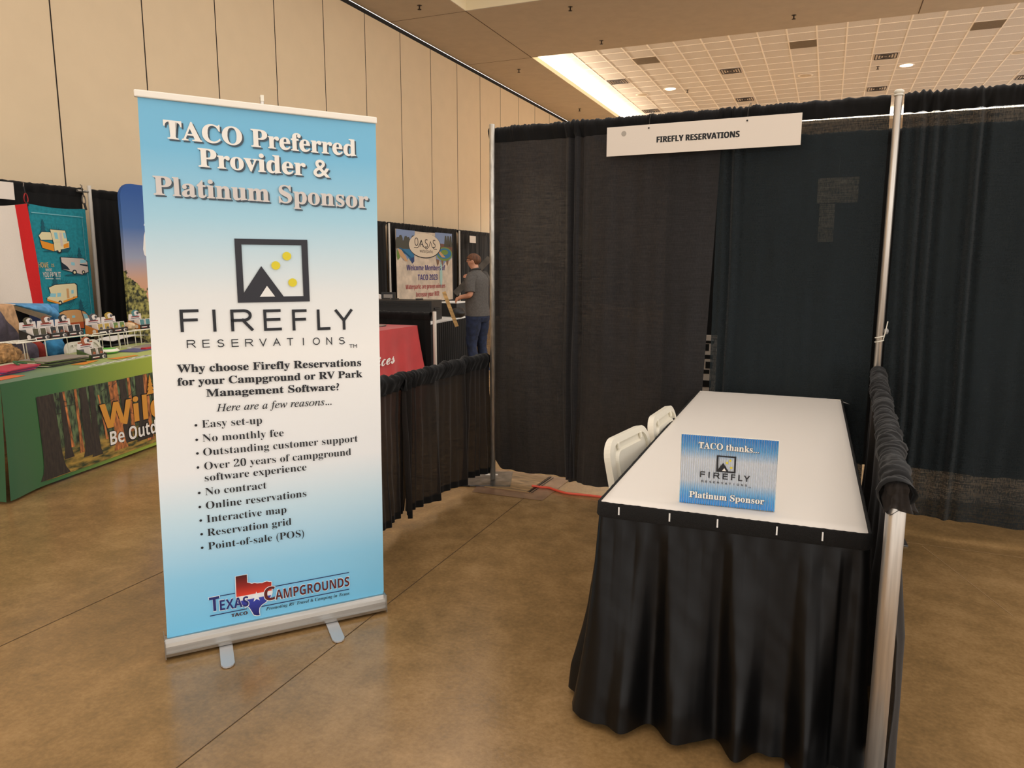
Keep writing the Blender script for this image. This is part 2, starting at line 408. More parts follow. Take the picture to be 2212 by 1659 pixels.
def disc(u, v, lb, lit):
    t = thing('ceiling_downlight', lb, 'light', hw(u, v, ZT), 0, 'round ceiling fittings')
    b = MB(); b.lathe([(.15, -.001), (.20, -.012), (.215, -.001)], 'tbar', 28); b.build('trim_ring', t)
    b = MB(); b.lathe([(0.0, -.010), (.16, -.008)], 'lamp' if lit else 'lamp_off', 28); b.build('lens', t)
    if lit:
        l = bpy.data.lights.new('downlight_beam', 'SPOT'); l.energy = 3600; l.spot_size = radians(130); l.spot_blend = .6; l.shadow_soft_size = .18; l.color = NEUT
        o = bpy.data.objects.new('downlight_beam', l); COL.objects.link(o); o.location = hw(u, v, ZT-.06)
disc(-2.748, 19.837, 'round glowing ceiling lamp left of centre in the tile ceiling', True)
disc(3.819, 19.517, 'round glowing ceiling lamp right of the slotted vent', True)
disc(1.215, 19.656, 'round unlit ceiling lamp between the two lit lamps', False)
disc(-3.75, 20.3, 'round pale unlit ceiling lamp in the glare of the cove', False)
disc(6.4, 19.2, 'round unlit ceiling lamp cut by the right edge of the photo', False)
SPK = [(906, 12, 'leftmost sprinkler on the soffit, top edge near the coffer'), (1121, 150, 'soffit sprinkler beside the long diagonal joint'), (1252, 235, 'farthest soffit sprinkler just above the black drape'),
       (1232, 15, 'sprinkler on the soffit beam right of the yellow coffer corner'), (1299, 88, 'sprinkler on the soffit beam above the big coffer edge'), (1715, 33, 'rightmost sprinkler on the soffit beam')]
spos = [(-5.344, 8.604), (-5.364, 13.676), (-5.402, 18.848), (-2.704, 9.779), (-2.758, 12.111), (1.235, 11.927)]
sp0 = None
for (x, y, lb), (u, v) in zip(SPK, spos):
    u = 2.168+(u-2.168)*1.0408; v = -4.70+(v+4.70)*1.0408
    if sp0 is None:
        sp0 = thing('fire_sprinkler', lb, 'sprinkler', hw(u, v, ZS), 0, 'soffit sprinklers')
        b = MB(); b.lathe([(.0, -.004), (.045, -.003), (.05, 0)], 'brass', 14); b.build('escutcheon', sp0)
        b = MB(); b.tube([(0, 0, 0), (0, 0, -.07)], .014, 'brass', 8); b.lathe([(0, -.082), (.04, -.078), (.04, -.072), (0, -.07)], 'brass', 12); b.build('nozzle', sp0)
    else: dup(sp0, hw(u, v, ZS), 0, lb)
for (u, v, lb) in ((-2.28, 20.2, 'tiny sprinkler in the tiles right of the left lit lamp'), (3.1, 19.35, 'tiny sprinkler in the tiles below the slotted vent')):
    o = dup(sp0, hw(u, v, ZT), 0, lb, 'tile sprinklers')
# floor utility cover by the left pole
t = thing('floor_box', 'scuffed rectangular floor utility cover beneath the left pole plate', 'floor box', (0, 0, 0))
mb = MB(); mb.poly([(.044, -.309, .002), (.55, -.282, .002), (.545, .27, .002), (-.10, .27, .002)], 'patch'); mb.build('concrete_surround', t)
mb = MB(); mb.prism([(-.02, 0), (.385, 0), (.385, .006), (-.02, .006)], -.16, .24, 'oldwood'); mb.build('cover_board', t)
mb = MB(); mb.box((.398, .04, .004), (.012, .40, .006), 'cable'); mb.box((.42, .04, .004), (.006, .40, .006), 'steel'); mb.box((.19, -.163, .004), (.43, .007, .005), 'joint_light'); mb.build('metal_edging', t)

# ------------------------------------------------------------------ pipe and drape
def upright(lb, loc, h, r, key, group, plate=.40, prz=0., label=False, name='drape_pole'):
    t = thing(name, lb, 'pole', loc, 0, group)
    b = MB(); b.lathe([(r*.75, .008), (r, .010), (r, h-.004), (r*.93, h), (r*.8, h), (r*.8, h-.06), (0, h-.06)], key, 22); b.build('upright_pipe', t)
    b = MB(); b.box((0, 0, .004), (plate, plate, .008), 'steel', rot=(0, 0, prz))
    if label:
        L = Matrix.Rotation(prz, 4, 'Z'); b.box((.03, .09, .0085), (.09, .035, .001), 'label', L)
    b.build('base_plate', t, bevel=.002)
    return t
pl = upright('galvanised drape pole at the left end of the black back drape', (0, 0, .004), 2.437, .019, 'alu', 'booth drape poles', .36, radians(22), True)
pl.children[1].location = (.06, -.02, 0.003)
pr_ = upright('tall drape pole behind the white table with a white tie', (2.46, 0, 0), 2.437, .019, 'alu_front', 'booth drape poles', .40, .1)
b = MB()
for dz in (-.012, .012): b.tube([(.0215*cos(a), .0215*sin(a), 1.12+dz+.006*cos(a)) for a in [2*pi*i/16 for i in range(16)]], .0035, 'rope', 6, closed=True)
b.tube([(.02, -.012, 1.12), (.028, -.02, 1.17), (.035, -.01, 1.22)], .003, 'rope', 6); b.build('white_tie', pr_)
b = MB(); b.blob((.031, -.006, 1.165), (.013, .008, .018), 'tape', 10); b.build('tape_wad', pr_)
b = MB(); b.blob((0, 0, 2.437), (.026, .026, .014), 'rope', 12); b.tube([(.0215*cos(a), .0215*sin(a), 2.42) for a in [2*pi*i/16 for i in range(16)]], .0045, 'rope', 6, closed=True); b.build('top_wrap', pr_)
upright('short thick pipe post standing before the right side rail', (2.462, -2.50, 0), .945, .0245, 'alu_front', 'rail posts', .46, .05, name='rail_post')

def drape(name, lb, x0, x1, ztop, zbot, key, T, seed, group, amp=.022, freq=4.2, gathers=(), sleeve=.10, rod=.024, hem=.06, edge0=None, edge1=None, cat='curtain', curl=0., ydepth=0., squig=1., top_amp=.35, res=.012, cloth1=None, flare=0., push=0.):
    """cloth hung from a rod pocket along local x; folds deepen downwards"""
    n = max(12, int((x1-x0)/res)); b = MB()
    def g(x):                                  # local gather strength
        return max([0.]+[exp(-((x-c)/w)**2) for c, w in gathers])
    ph = [R.uniform(0, 6.28) for _ in range(4)]
    def fold(x, z):
        t = (ztop-z)/(ztop-zbot); k = g(x); x = x + .03*n1(z*1.3+seed, 3)*t
        a = amp*(top_amp+(1-top_amp)*t)
        y = a*(.62*sin(freq*6.283*x*.5+ph[0]+.8*n1(x*1.7, seed)) + .38*sin(freq*6.283*x+ph[1]) + .35*n2(x*7, z*1.2, seed))
        y += .35*a*sin(6.283*freq*2.7*x+ph[3]+2*n1(x*3, seed+3))*(.4+.6*abs(n1(x*1.3, seed+6)))
        y += k*.03*sin(x*6.283*15+ph[2])*(1-.35*t) + .004*n2(x*22, z*6, seed+5)
        return y
    def hemz(x): return zbot + .008*n1(x*3.1, seed+9) + curl*exp(-((x-x0)/.05)**2)
    nz = 36; zs = ztop-sleeve
    def shear(x, z):
        t = (zs-z)/(zs-zbot)
        if edge0 and z < zs: x = x + edge0*t*(1-(x-x0)/(x1-x0))
        if edge1 and z < zs: x = x + edge1*t*((x-x0)/(x1-x0))
        return x
    def main(u, w):
        x = x0+((cloth1 or x1)-x0)*u; zb = hemz(x); z = zs+(zb-zs)*w
        return T @ Vector((shear(x, z), fold(x, z)+ydepth*w+push*exp(-((x-x1+.05)/.16)**2)*min(1, w*2.2), z))
    hw_ = hem/(zs-zbot)
    b.grid(main, n, nz, key, keyfn=lambda u, w: 'drape_thick' if w > 1-hw_ else key)
    m_ = 14
    def slv(u, w):
        x = x0+(x1-x0)*u; k = g(x); y0 = fold(x, zs)
        # start at the front stitch line, over the rod, down to the back
        a = w*2*pi*.86 - .36
        fl = flare*max(0, (x-x1+.09)/.09)**1.5
        rr = rod+.010+fl*(1+.5*n1(w*5, 77))+.006*squig*n2(x*26, w*3, seed+2)+.004*squig*n2(x*60, w*4, seed+4)+.0035*squig*sin(x*6.283*(42+10*n1(x*2, seed))+4*n1(x*9, seed+1))*(.4+.6*abs(n1(x*5, seed+8)))+k*.008*sin(x*6.283*30)
        if w < .18: q = w/.18; y = y0*(1-q)+(-rr)*q + .006*squig*n2(x*24, w*9, seed+6); z = zs+(ztop-rod-.010-zs)*q
        elif w > .82: q = (w-.82)/.18; y = rr*(1-q)+(y0+.004)*q + .004*squig*n2(x*24, w*9, seed+7); z = ztop-rod-.010+(zs-ztop+rod+.010)*q
        else:
            q = (w-.18)/.64*pi; y = -rr*cos(q); z = ztop-rod-.010+rr*sin(q)
        return T @ Vector((x, y, z))
    b.grid(slv, n, m_, 'drape_thick')
    o = b.build(name); return tag(o, lb, cat, group)
TB = Matrix.Translation((0, .045, 0))
drape('back_curtain', 'black back drape panel beside the left pole', .015, .66, 2.435, .075, 'drape', TB, 1, 'back drape panels', amp=.026, freq=3.4, gathers=((.63, .07),), curl=.09, res=.006)
drape('back_curtain', 'black back drape panel behind the left half of the hanging sign', .58, 1.545, 2.435, .045, 'drape', TB, 2, 'back drape panels', amp=.030, freq=3.2, gathers=((.62, .08),), edge1=-.078, res=.006)
drape('back_curtain', 'greenish black back drape panel behind the white table', 1.53, 2.425, 2.435, .05, 'drape_navy', TB, 3, 'back drape panels', amp=.020, freq=2.6, gathers=((1.61, .05),), res=.006)
drape('back_curtain', 'dark drape panel right of the tall pole, hem above the floor', 2.49, 3.55, 2.435, .115, 'drape_navy', TB, 4, 'back drape panels', amp=.024, freq=3.2, gathers=((2.62, .10), (2.85, .05)), res=.006)
drape('back_curtain', 'dark drape panel at the far right edge of the photo', 3.52, 4.9, 2.435, .115, 'drape_navy', TB, 5, 'back drape panels', amp=.022, freq=3.)
# second drape row behind, seen through the weave
TB2 = Matrix.Translation((0, 1.22, 0))
drape('back_curtain', 'second black drape glimpsed through the back drape behind the sign', .95, 2.6, 2.44, .1, 'drape_far', TB2, 6, 'second drape row', amp=.03, freq=3)
drape('back_curtain', 'second black drape glimpsed through the drape right of the tall pole', 2.6, 5.2, 2.44, .1, 'drape_far', TB2, 8, 'second drape row', amp=.03, freq=3)
# rails
TL = Matrix.Translation((0, 0, 0)) @ Matrix.Rotation(-pi/2, 4, 'Z')          # local x runs toward the aisle
for i, (a, c, lb) in enumerate(((.0, 1.10, 'low black side rail drape panel next to the left pole'), (1.00, 2.38, 'low black side rail drape panel running behind the tall banner'))):
    drape('rail_curtain', lb, a, c, .915, .065, 'drape_rail', TL, 11+i, 'left side rail drapes', amp=.045, freq=5.5, squig=1.8, gathers=((1.02, .12), (.3, .05), (1.9, .2)), sleeve=.10, hem=.07, top_amp=.2, res=.008)
TR = Matrix.Translation((2.462, 0, 0)) @ Matrix.Rotation(-pi/2, 4, 'Z')
drape('rail_curtain', 'black rail drape rolled over the right side rail beside the white table', .02, 2.53, .968, .05, 'drape_rail', TR, 17, 'right side rail drape', amp=.034, freq=3.6, squig=1.7, gathers=((.7, .25),), sleeve=.085, rod=.026, hem=.05, top_amp=.5, res=.008, cloth1=2.468, flare=.014, push=.055)

# gathered end of the sleeve falling over the front post
rail = [o_ for o_ in COL.objects if o_.name.startswith('rail_curtain')][-1]
b = MB()
def flap(u, w):
    a = -pi/2+(u-.5)*pi*1.5; q = min(1, w/.35); hz = max(0, (w-.35)/.65)
    r_ = (.031+.003*sin(a*7+1)+.002*sin(a*13))*sin(q*pi/2)+.010*hz*(1+.6*sin(a*5))+.006*n2(u*11, w*6, 120)*q
    return Vector((2.462+r_*cos(a), -2.502+r_*sin(a), .975-.020*(1-cos(q*pi/2))-.050*hz*(1+.35*n1(u*9, 121))))
b.grid(flap, 80, 20, 'drape_rail'); b.build('sleeve_end', rail)

# hanging name sign
t = thing('hanging_sign', 'white name sign reading FIREFLY RESERVATIONS hooked over the back drape', 'sign', (1.425, -.045, 2.19), 0)
mb = MB(); mb.box((0, .003, .085), (1.125, .006, .172), 'signboard')
for q in (-.0016, -.0006, .0006, .0016): text(mb, 'FIREFLY RESERVATIONS', -.250+q, .230+q, .063, .063, .034, 'black', 'sansbold', .006, -.0006-.0001*q/.0006)
mb.poly([(-.455+.016*cos(a), -.0006, .128+.016*sin(a)) for a in [-2*pi*i/18 for i in range(18)]][::-1], 'smudge')
mb.build('board', t)
for x in (-.30, .27):
    b = MB(); b.tube([(x, -.003, .150), (x, .006, .150), (x, .010, .20), (x+.004, .03, .242), (x+.004, .08, .262), (x+.004, .10, .235)], .0016, 'hook', 6)
    b.blob((x, -.004, .150), (.005, .003, .005), 'black', 8); b.build('wire_hook', t)
# poster boards behind the gap between drape panels
b = MB(); b.box((0, 0, .62), (.30, .012, .80), 'signboard')
for (x, z, w, h) in ((.07, .93, .05, .05), (.10, .97, .06, .02), (.08, .86, .09, .03), (.10, .80, .05, .05), (.08, .75, .05, .03), (-.05, .66, .08, .04), (.09, .66, .06, .05), (-.02, .5, .1, .05)): b.box((x, -.0065, z), (w, .002, h), 'black')
b.tube([(.0, .012, 0), (.0, .012, .6)], .012, 'hook', 6)
tag(b.build('poster_board', loc=(1.275, .92, 0)), 'white poster with black print seen through the slit between drape panels', 'poster')

flat('dim_board', (150, 138, 116), .8)
b = MB(); b.box((0, 0, 0), (.26, .008, .17), 'dim_board'); b.box((-.06, 0, -.22), (.10, .006, .26), 'dim_board'); b.tube([(0, .004, .08), (0, .04, .24)], .002, 'hook', 6)
tag(b.build('hanging_sign', loc=(2.16, 1.13, 2.04)), 'pale sign glimpsed through the greenish black drape', 'sign')
# orange cord and thin black cable
def curve_pts(ps, n=8):
    ps = [Vector(p) for p in ps]; q = [ps[0]]+ps+[ps[-1]]; out = []
    for i in range(1, len(q)-2):
        for k in range(n):
            t = k/n; a, b_, c, d = q[i-1], q[i], q[i+1], q[i+2]
            out.append(.5*((2*b_)+(c-a)*t+(2*a-5*b_+4*c-d)*t*t+(3*b_-a-3*c+d)*t**3))
    return out+[ps[-1]]
b = MB(); b.tube(curve_pts([(.372, -.040, .012), (.43, -.030, .009), (.49, -.022, .009), (.56, -.055, .009), (.65, -.085, .009), (.80, -.068, .009), (1.0, -.07, .009), (1.25, -.12, .009), (1.45, -.10, .009), (1.7, -.2, .009)]), .0085, 'cord', 8)
tag(b.build('extension_cord'), 'orange extension cord running from the floor box under the table', 'cord')
b = MB(); b.tube(curve_pts([(-.03, -.21, .006), (-.10, -.205, .006), (-.115, -.235, .006), (-.14, -.35, .006), (-.155, -.55, .006)]), .005, 'cable', 6)
tag(b.build('thin_cable'), 'thin black cable curling beside the left pole plate', 'cable')

# ------------------------------------------------------------------ white table with skirt
TRZ = radians(3.0); TLOC = (1.615, -2.362, 0); TW, TL_, TH = .79, 2.355, .76
t = thing('folding_table', 'long folding table hidden under the white cover and black skirt', 'table', TLOC, TRZ)
b = MB(); b.box((TW/2, TL_/2, TH-.022), (TW-.02, TL_-.02, .034), 'whiteplastic'); b.build('tabletop', t, bevel=.006)
for x in (.08, TW-.08):
    for y in (.3, TL_-.3):
        b = MB(); b.tube([(x, y, TH-.03), (x, y, 0.0)], .014, 'chairmetal', 10); b.build('leg', t)
b = MB()
def cov(u, w):
    x = -.004+(TW+.008)*u; y = -.004+(TL_+.008)*w
    z = TH+.003+.0012*n2(x*5, y*3, 40)+.0008*n2(x*16, y*2, 41)+.0016*exp(-((x-.26-.03*y)/.02)**2)*max(0, min(1, (y-1.0)*2))
    e = min(u, 1-u)*(TW+.008); e2 = min(w, 1-w)*(TL_+.008); e = min(e, e2)
    if e < .006: z -= .006
    if w > .97 and u > .9: x += (u-.9)*.9*(w-.97)/.03*.55; z -= (u-.9)*.25*(w-.97)/.03
    return Vector((x, y, z))
b.grid(cov, 61, 91, 'cover')
def hang(pts, out):
    for i in range(len(pts)-1):
        a, c = pts[i], pts[i+1]; o_ = Vector(out)
        b.quad(a, c, c+o_*.001+Vector((0, 0, -.010)), a+o_*.001+Vector((0, 0, -.010)), 'cover')
nn = 40
hang([Vector((-.004+(TW+.008)*i/nn, -.004, TH-.003)) for i in range(nn+1)], (0, -1, 0))
hang([Vector((-.004, -.004+(TL_+.008)*i/nn, TH-.003)) for i in range(nn+1)], (-1, 0, 0))
hang([Vector((TW+.004, -.004+(TL_+.008)*i/nn, TH-.003)) for i in range(nn+1)], (1, 0, 0))
hang([Vector((-.004+(TW+.008)*i/nn, TL_+.004, TH-.003)) for i in range(nn+1)], (0, 1, 0))
tag(b.build('table_cover', loc=TLOC, rot=(0, 0, TRZ)), 'white plastic cover lying over the long booth table', 'tablecloth')
t = thing('table_skirt', 'black satin skirt gathered around the white table', 'table skirt', TLOC, TRZ)
# path of the skirt: up the left side, across the near end, down the right side
rc = .010
def spath(s):
    """s in metres from the far left corner; returns point and outward normal"""
    a = TL_-rc; c = rc*pi/2; e = TW-2*rc
    if s < a: return Vector((0, TL_-s, 0)), Vector((-1, 0, 0))
    s -= a
    if s < c: q = s/rc; return Vector((rc-rc*cos(q), rc-rc*sin(q), 0)), Vector((-cos(q), -sin(q), 0))
    s -= c
    if s < e: return Vector((rc+s, 0, 0)), Vector((0, -1, 0))
    s -= e
    if s < c: q = s/rc; return Vector((TW-rc+rc*sin(q), rc-rc*cos(q), 0)), Vector((sin(q), -cos(q), 0))
    s -= c; return Vector((TW, rc+s, 0)), Vector((1, 0, 0))
SL = 2*(TL_-rc)+rc*pi+TW-2*rc
ZB0 = .025
def skirt(u, w):
    s = SL*u; p, n_ = spath(s); t_ = w; sn = s-(TL_-rc)
    ztop = .722; hem = ZB0+.012*n1(s*3.3, 60)
    z = ztop+(hem-ztop)*w
    pleat = .0125*(abs(((s*14+.2*n1(s*5, 66)) % 1)-.5)*2-.5)*exp(-w*1.5)*min(1, w*9)
    big = (.5+.5*sin(s*6.283*5.25+2.5+.5*n1(s*2, 61)))**1.6*.078 + .012*sin(s*6.283*9.3+1)
    mid = .010*sin(s*6.283*10.5+1.2*w)*(w*(1-w)*2.4)
    flare = .012+.026*w
    k = 1.0 if -0.1 < sn < TW+.06 else .45
    if p.x > TW-.06: flare *= .4; k *= .5
    if sn < -.10: flare *= .3; k *= .35
    cl = .045*(exp(-((sn)/.055)**2)+.25*exp(-((sn-TW)/.05)**2))*w
    wr = .0018*n2(s*10, z*5, 62)*min(1, w*5)+.0010*n2(s*24+z*12, z*14, 63)*min(1, w*5)
    d = .009+flare*w+pleat+k*big*min(1, w*1.15)**1.3+k*mid+wr+cl
    return p+n_*d+Vector((0, 0, z))
b = MB(); b.grid(skirt, 1150, 56, 'satin'); b.build('pleated_skirt', t)
def band(u, w):
    s = SL*u; p, n_ = spath(s)
    prof = [(.0045, .757), (.010, .760), (.014, .757), (.017, .714), (.013, .709)]
    d, z = prof[int(round(w*4))]
    return p+n_*(d+.001*n1(s*60, 64))+Vector((0, 0, z+.0028*abs(((s*38) % 1)-.5)*(1 if w < .6 else .3)))
b = MB(); b.grid(band, 600, 5, 'velcro'); b.build('header_band', t)
for sx in (.062, .225, .372, .545, .672):
    p, n_ = spath(TL_-rc+rc*pi/2-rc+sx)
    b = MB(); b.box((p.x, p.y-.0175, .738), (.0045, .003, .026), 'clip'); b.build('clip', t)

# printed logo used on the banner and the card
def firefly_logo(mb, x0, z0, w, h, key, y, paper, T=None):
    bt = .088
    P = lambda a, c: (x0+w*a, y, z0+h*c)
    def pq(pts, k, dy=0.):
        mb.poly([(p[0], p[1]-dy, p[2]) for p in (P(*q) for q in pts)], k, T)
    pq([(0, 0), (1, 0), (1, bt), (0, bt)], key); pq([(0, 1-bt), (1, 1-bt), (1, 1), (0, 1)], key)
    pq([(0, bt), (bt, bt), (bt, 1-bt), (0, 1-bt)], key); pq([(1-bt, bt), (1, bt), (1, 1-bt), (1-bt, 1-bt)], key)
    pq([(bt, bt), (.63, bt), (.34, .575), (bt, .155)], key, .0002)
    pq([(.30, bt), (.51, bt), (.405, .262)], paper, .0005)
    for cx, cz in ((.70, .735), (.54, .585), (.765, .31)):
        pq([(cx+.062*cos(-a), cz+.068*sin(-a)) for a in [-2*pi*i/20 for i in range(20)]], 'yellow_dot', .0002)
flat('yellow_dot', (226, 208, 44)); flat('paper_white', (238, 236, 230)); flat('silver_ink', (214, 206, 200)); flat('title_white', (242, 237, 228)); flat('shadow_ink', (62, 78, 90))
def arc(cx_, cz, rx, rz, a0, a1, n=14): return [(cx_+rx*cos(radians(a0+(a1-a0)*i/n)), cz+rz*sin(radians(a0+(a1-a0)*i/n))) for i in range(n+1)]
STROKES = {'F': [[(0, 0), (0, 1), (1, 1)], [(0, .53), (.92, .53)]], 'I': [[(.5, 0), (.5, 1)]], 'E': [[(1, 0), (0, 0), (0, 1), (.97, 1)], [(0, .53), (.93, .53)]], 'L': [[(0, 1), (0, 0), (1, 0)]],
           'Y': [[(0, 1), (.5, .45), (1, 1)], [(.5, .47), (.5, 0)]], 'V': [[(0, 1), (.5, 0), (1, 1)]], 'A': [[(0, 0), (.5, 1), (1, 0)], [(.18, .36), (.82, .36)]], 'T': [[(0, 1), (1, 1)], [(.5, 1), (.5, 0)]],
           'N': [[(0, 0), (0, 1), (1, 0), (1, 1)]], 'O': [arc(.5, .5, .5, .5, 0, 360, 32)], 'R': [[(0, 0), (0, 1)]+arc(.62, .75, .33, .25, 90, -90)+[(0, .5)], [(.55, .5), (1, 0)]],
           'S': [arc(.5, .755, .42, .245, 30, 180, 12)+arc(.5, .755, .42, .225, 180, 250, 5)+arc(.5, .25, .46, .28, 75, 0, 7)+arc(.5, .25, .46, .25, 0, -155, 12)], 'M': [[(0, 0), (0, 1), (.5, .1), (1, 1), (1, 0)]]}
def stroke_word(mb, word, boxes, z0, z1, cap, sw, key, y):
    xa, xb = boxes[0][0], boxes[-1][1]
    for ch, (a, c) in zip(word, boxes):
        zb = z0+(z1-z0)*((a-xa)/(xb-xa)); h = sw/2
        x0, x1 = (a+h, c-h) if ch != 'I' else ((a+c)/2-h, (a+c)/2+h)
        for kk, pl_ in enumerate(STROKES[ch]):
            P = [Vector((x0+(x1-x0)*px, zb+h+(cap-sw)*pz)) for px, pz in pl_]; n = len(P); closed = (P[0]-P[-1]).length < 1e-6 and n > 3
            L_, Rr = [], []
            for i in range(n):
                d0 = (P[i]-P[i-1]).normalized() if i else ((P[-1]-P[-2]).normalized() if closed else (P[1]-P[0]).normalized())
                d1 = (P[i+1]-P[i]).normalized() if i < n-1 else ((P[1]-P[0]).normalized() if closed else d0)
                m_ = (d0+d1); m_ = m_.normalized() if m_.length > 1e-6 else d0
                nn_ = Vector((-m_.y, m_.x)); k = h/max(.35, nn_.dot(Vector((-d0.y, d0.x))))
                e = Vector((0, 0))
                if not closed and i == 0: e = -d0*h
                if not closed and i == n-1: e = d0*h
                L_.append(P[i]+nn_*k+e); Rr.append(P[i]-nn_*k+e)
            for i in range(n-1): mb.quad(*[(p.x, y-.00025*kk, p.y) for p in (Rr[i], Rr[i+1], L_[i+1], L_[i])], key)
FIRE_BOX = [(0, .101), (.170, .197), (.273, .398), (.459, .563), (.627, .715), (.777, .858), (.889, 1)]
RES_W = [.05, .042, .042, .042, .048, .044, .046, .04, .012, .046, .038, .04]

# ------------------------------------------------------------------ roll-up banner
BRZ = .910149; BLOC = (-.021, -2.737, 0)
t = thing('rollup_banner', 'tall blue and white roll-up banner reading TACO Preferred Provider', 'banner', BLOC, BRZ)
# sheet stands at local y = .03 behind the cassette's front foot line
M['sheet'] = ramp_mat('printed_banner_vinyl', 2, .05, 2.11, [(0, (122, 206, 248)), (.12, (150, 214, 248)), (.24, (206, 234, 248)), (.33, (244, 246, 247)), (.55, (247, 245, 240)), (.66, (232, 234, 232)), (.80, (166, 210, 228)), (.92, (118, 188, 222)), (1, (116, 186, 220))], rough=.38)
mb = MB(); SY = .030
def sheet(u, w):
    z = .05+2.06*w; x0 = .008+.037*w; x1 = .889+.019*w
    return Vector((x0+(x1-x0)*u, SY+.003*sin(pi*u)+.0015*n2(u*3, w*6, 70), z))
mb.grid(sheet, 20, 40, 'sheet')
Y0 = SY-.0022
def bt(body, x0, x1, z0, z1, cap, key='ink', style='serif', off=0., y=Y0): text(mb, body, x0, x1, z0, z1, cap, key, style, off, y)
for (dx, dz, key, y) in ((.006, -.006, 'shadow_ink', Y0+.0006), (0, 0, 'title_white', Y0)):
    bt('TACO Preferred', .121+dx, .8226+dx, 1.973+dz, 1.956+dz, .064, key, 'serif', .012, y)
    bt('Provider &', .231+dx, .715+dx, 1.881+dz, 1.867+dz, .066, key, 'serif', .012, y)
    bt('Platinum Sponsor', .0745+dx, .868+dx, 1.774+dz, 1.754+dz, .066, 'silver_ink' if key == 'title_white' else key, 'serif', .012, y)
firefly_logo(mb, .341, 1.379, .274, .243, 'ink2', Y0, 'paper_white')
fx0, fx1 = .1325, .787
stroke_word(mb, 'FIREFLY', [(fx0+(fx1-fx0)*a, fx0+(fx1-fx0)*c) for a, c in FIRE_BOX], 1.274, 1.258, .084, .0112, 'ink', Y0)
cx = [.1441+(.7642-.1441)*(i+.42)/11.9 for i in range(12)]
stroke_word(mb, 'RESERVATIONS', [(c-w_*.31, c+w_*.31) for c, w_ in zip(cx, RES_W)], 1.213, 1.199, .030, .0036, 'ink', Y0)
bt('TM', .7698, .802, 1.183, 1.182, .015, 'ink', 'plain')
bt('Why choose Firefly Reservations', .1107, .8176, 1.122, 1.105, .030, 'ink', 'serif', .008)
bt('for your Campground or RV Park', .1085, .8212, 1.072, 1.057, .029, 'ink', 'serif', .008)
bt('Management Software?', .2069, .7214, 1.022, 1.009, .029, 'ink', 'serif', .008)
bt('Here are a few reasons...', .2397, .6872, .961, .950, .029, 'ink', 'italic', .004)
for body, x0, x1, z0, z1 in (('Easy set-up', .1847, .4071, .902, .897), ('No monthly fee', .1833, .4884, .846, .837), ('Outstanding customer support', .1827, .7926, .791, .781), ('Over 20 years of campground', .1833, .762, .735, .726),
                             ('software experience', .1819, .5732, .688, .683), ('No contract', .1805, .4114, .632, .628), ('Online reservations', .1797, .5682, .576, .571), ('Interactive map', .1791, .4848, .521, .514),
                             ('Reservation grid', .1783, .5026, .465, .459), ('Point-of-sale (POS)', .1783, .5518, .409, .400)):
    bt(body, x0, x1, z0, z1, .0295, 'ink', 'serif', -.0085)
for x, z in ((.1633, .914), (.1627, .857), (.1619, .803), (.1605, .747), (.1591, .645), (.1577, .588), (.1577, .533), (.1577, .477), (.1563, .421)):
    mb.poly([(x+.005*cos(-a), Y0, z+.005*sin(-a)) for a in [-2*pi*i/12 for i in range(12)]], 'ink')
# state map logo
flat('navy_ink', (34, 40, 110)); flat('maroon_ink', (96, 28, 28)); flat('line_ink', (22, 30, 92)); flat('outline_white', (240, 246, 250)); flat('maroon_dark', (70, 22, 24))
M['map_print'] = ramp_mat('map_print_ink', 2, .09, .28, [(0, (28, 30, 96)), (.42, (60, 72, 178)), (.43, (236, 238, 244)), (.52, (240, 240, 244)), (.53, (226, 66, 48)), (.75, (150, 40, 34)), (1, (66, 24, 24))], rough=.45)
TX = [(.2731, .278), (.3165, .278), (.3162, .243), (.3245, .240), (.3337, .235), (.344, .236), (.3543, .232), (.365, .231), (.3743, .229), (.384, .232), (.3929, .233), (.402, .229), (.4107, .227), (.4099, .206), (.4114, .182), (.4049, .164), (.3857, .145), (.3671, .135), (.3579, .124), (.356, .108), (.3579, .092), (.346, .094), (.3351, .099), (.331, .109), (.3273, .118), (.323, .127), (.3187, .136), (.3109, .143), (.305, .137), (.297, .150), (.288, .152), (.2717, .172), (.2717, .199)]
ccx = sum(p[0] for p in TX)/len(TX); ccz = sum(p[1] for p in TX)/len(TX)
def grow(poly, k):
    out = []
    for i in range(len(poly)):
        a = Vector(poly[i-1]); c = Vector(poly[i]); d = Vector(poly[(i+1) % len(poly)]); tt = (d-a).normalized(); n_ = Vector((tt.y, -tt.x))
        out.append(tuple(c-n_*k if (c-Vector((ccx, ccz))).dot(n_) < -1 else c+n_*(-k)))
    return out
def ccw(p): 
    s_ = sum(p[i-1][0]*p[i][1]-p[i][0]*p[i-1][1] for i in range(len(p))); return p if s_ > 0 else p[::-1]
TX = ccw(TX)
def normgrow(poly, k):
    out = []
    for i in range(len(poly)):
        a = Vector(poly[i-1]); d = Vector(poly[(i+1) % len(poly)]); tt = (d-a).normalized(); out.append((poly[i][0]+tt.y*k, poly[i][1]-tt.x*k))
    return out
mb.poly([(x, Y0, z) for x, z in normgrow(TX, .003)], 'outline_white'); mb.poly([(x, Y0-.0003, z) for x, z in TX], 'map_print')
def bar(x0, x1, z, h=.0035): mb.quad((x0, Y0, z-h/2), (x1, Y0, z-h/2), (x1, Y0, z+h/2), (x0, Y0, z+h/2), 'line_ink')
bar(.417, .7356, .2045); bar(.2097, .2667, .2075); bar(.1677, .3095, .131); bar(.3665, .733, .128)
mb.poly([(.349+(.021 if i % 2 == 0 else .0085)*sin(i*pi/5), Y0-.0006, .175+(.023 if i % 2 == 0 else .0095)*cos(i*pi/5)) for i in range(9, -1, -1)], 'outline_white')
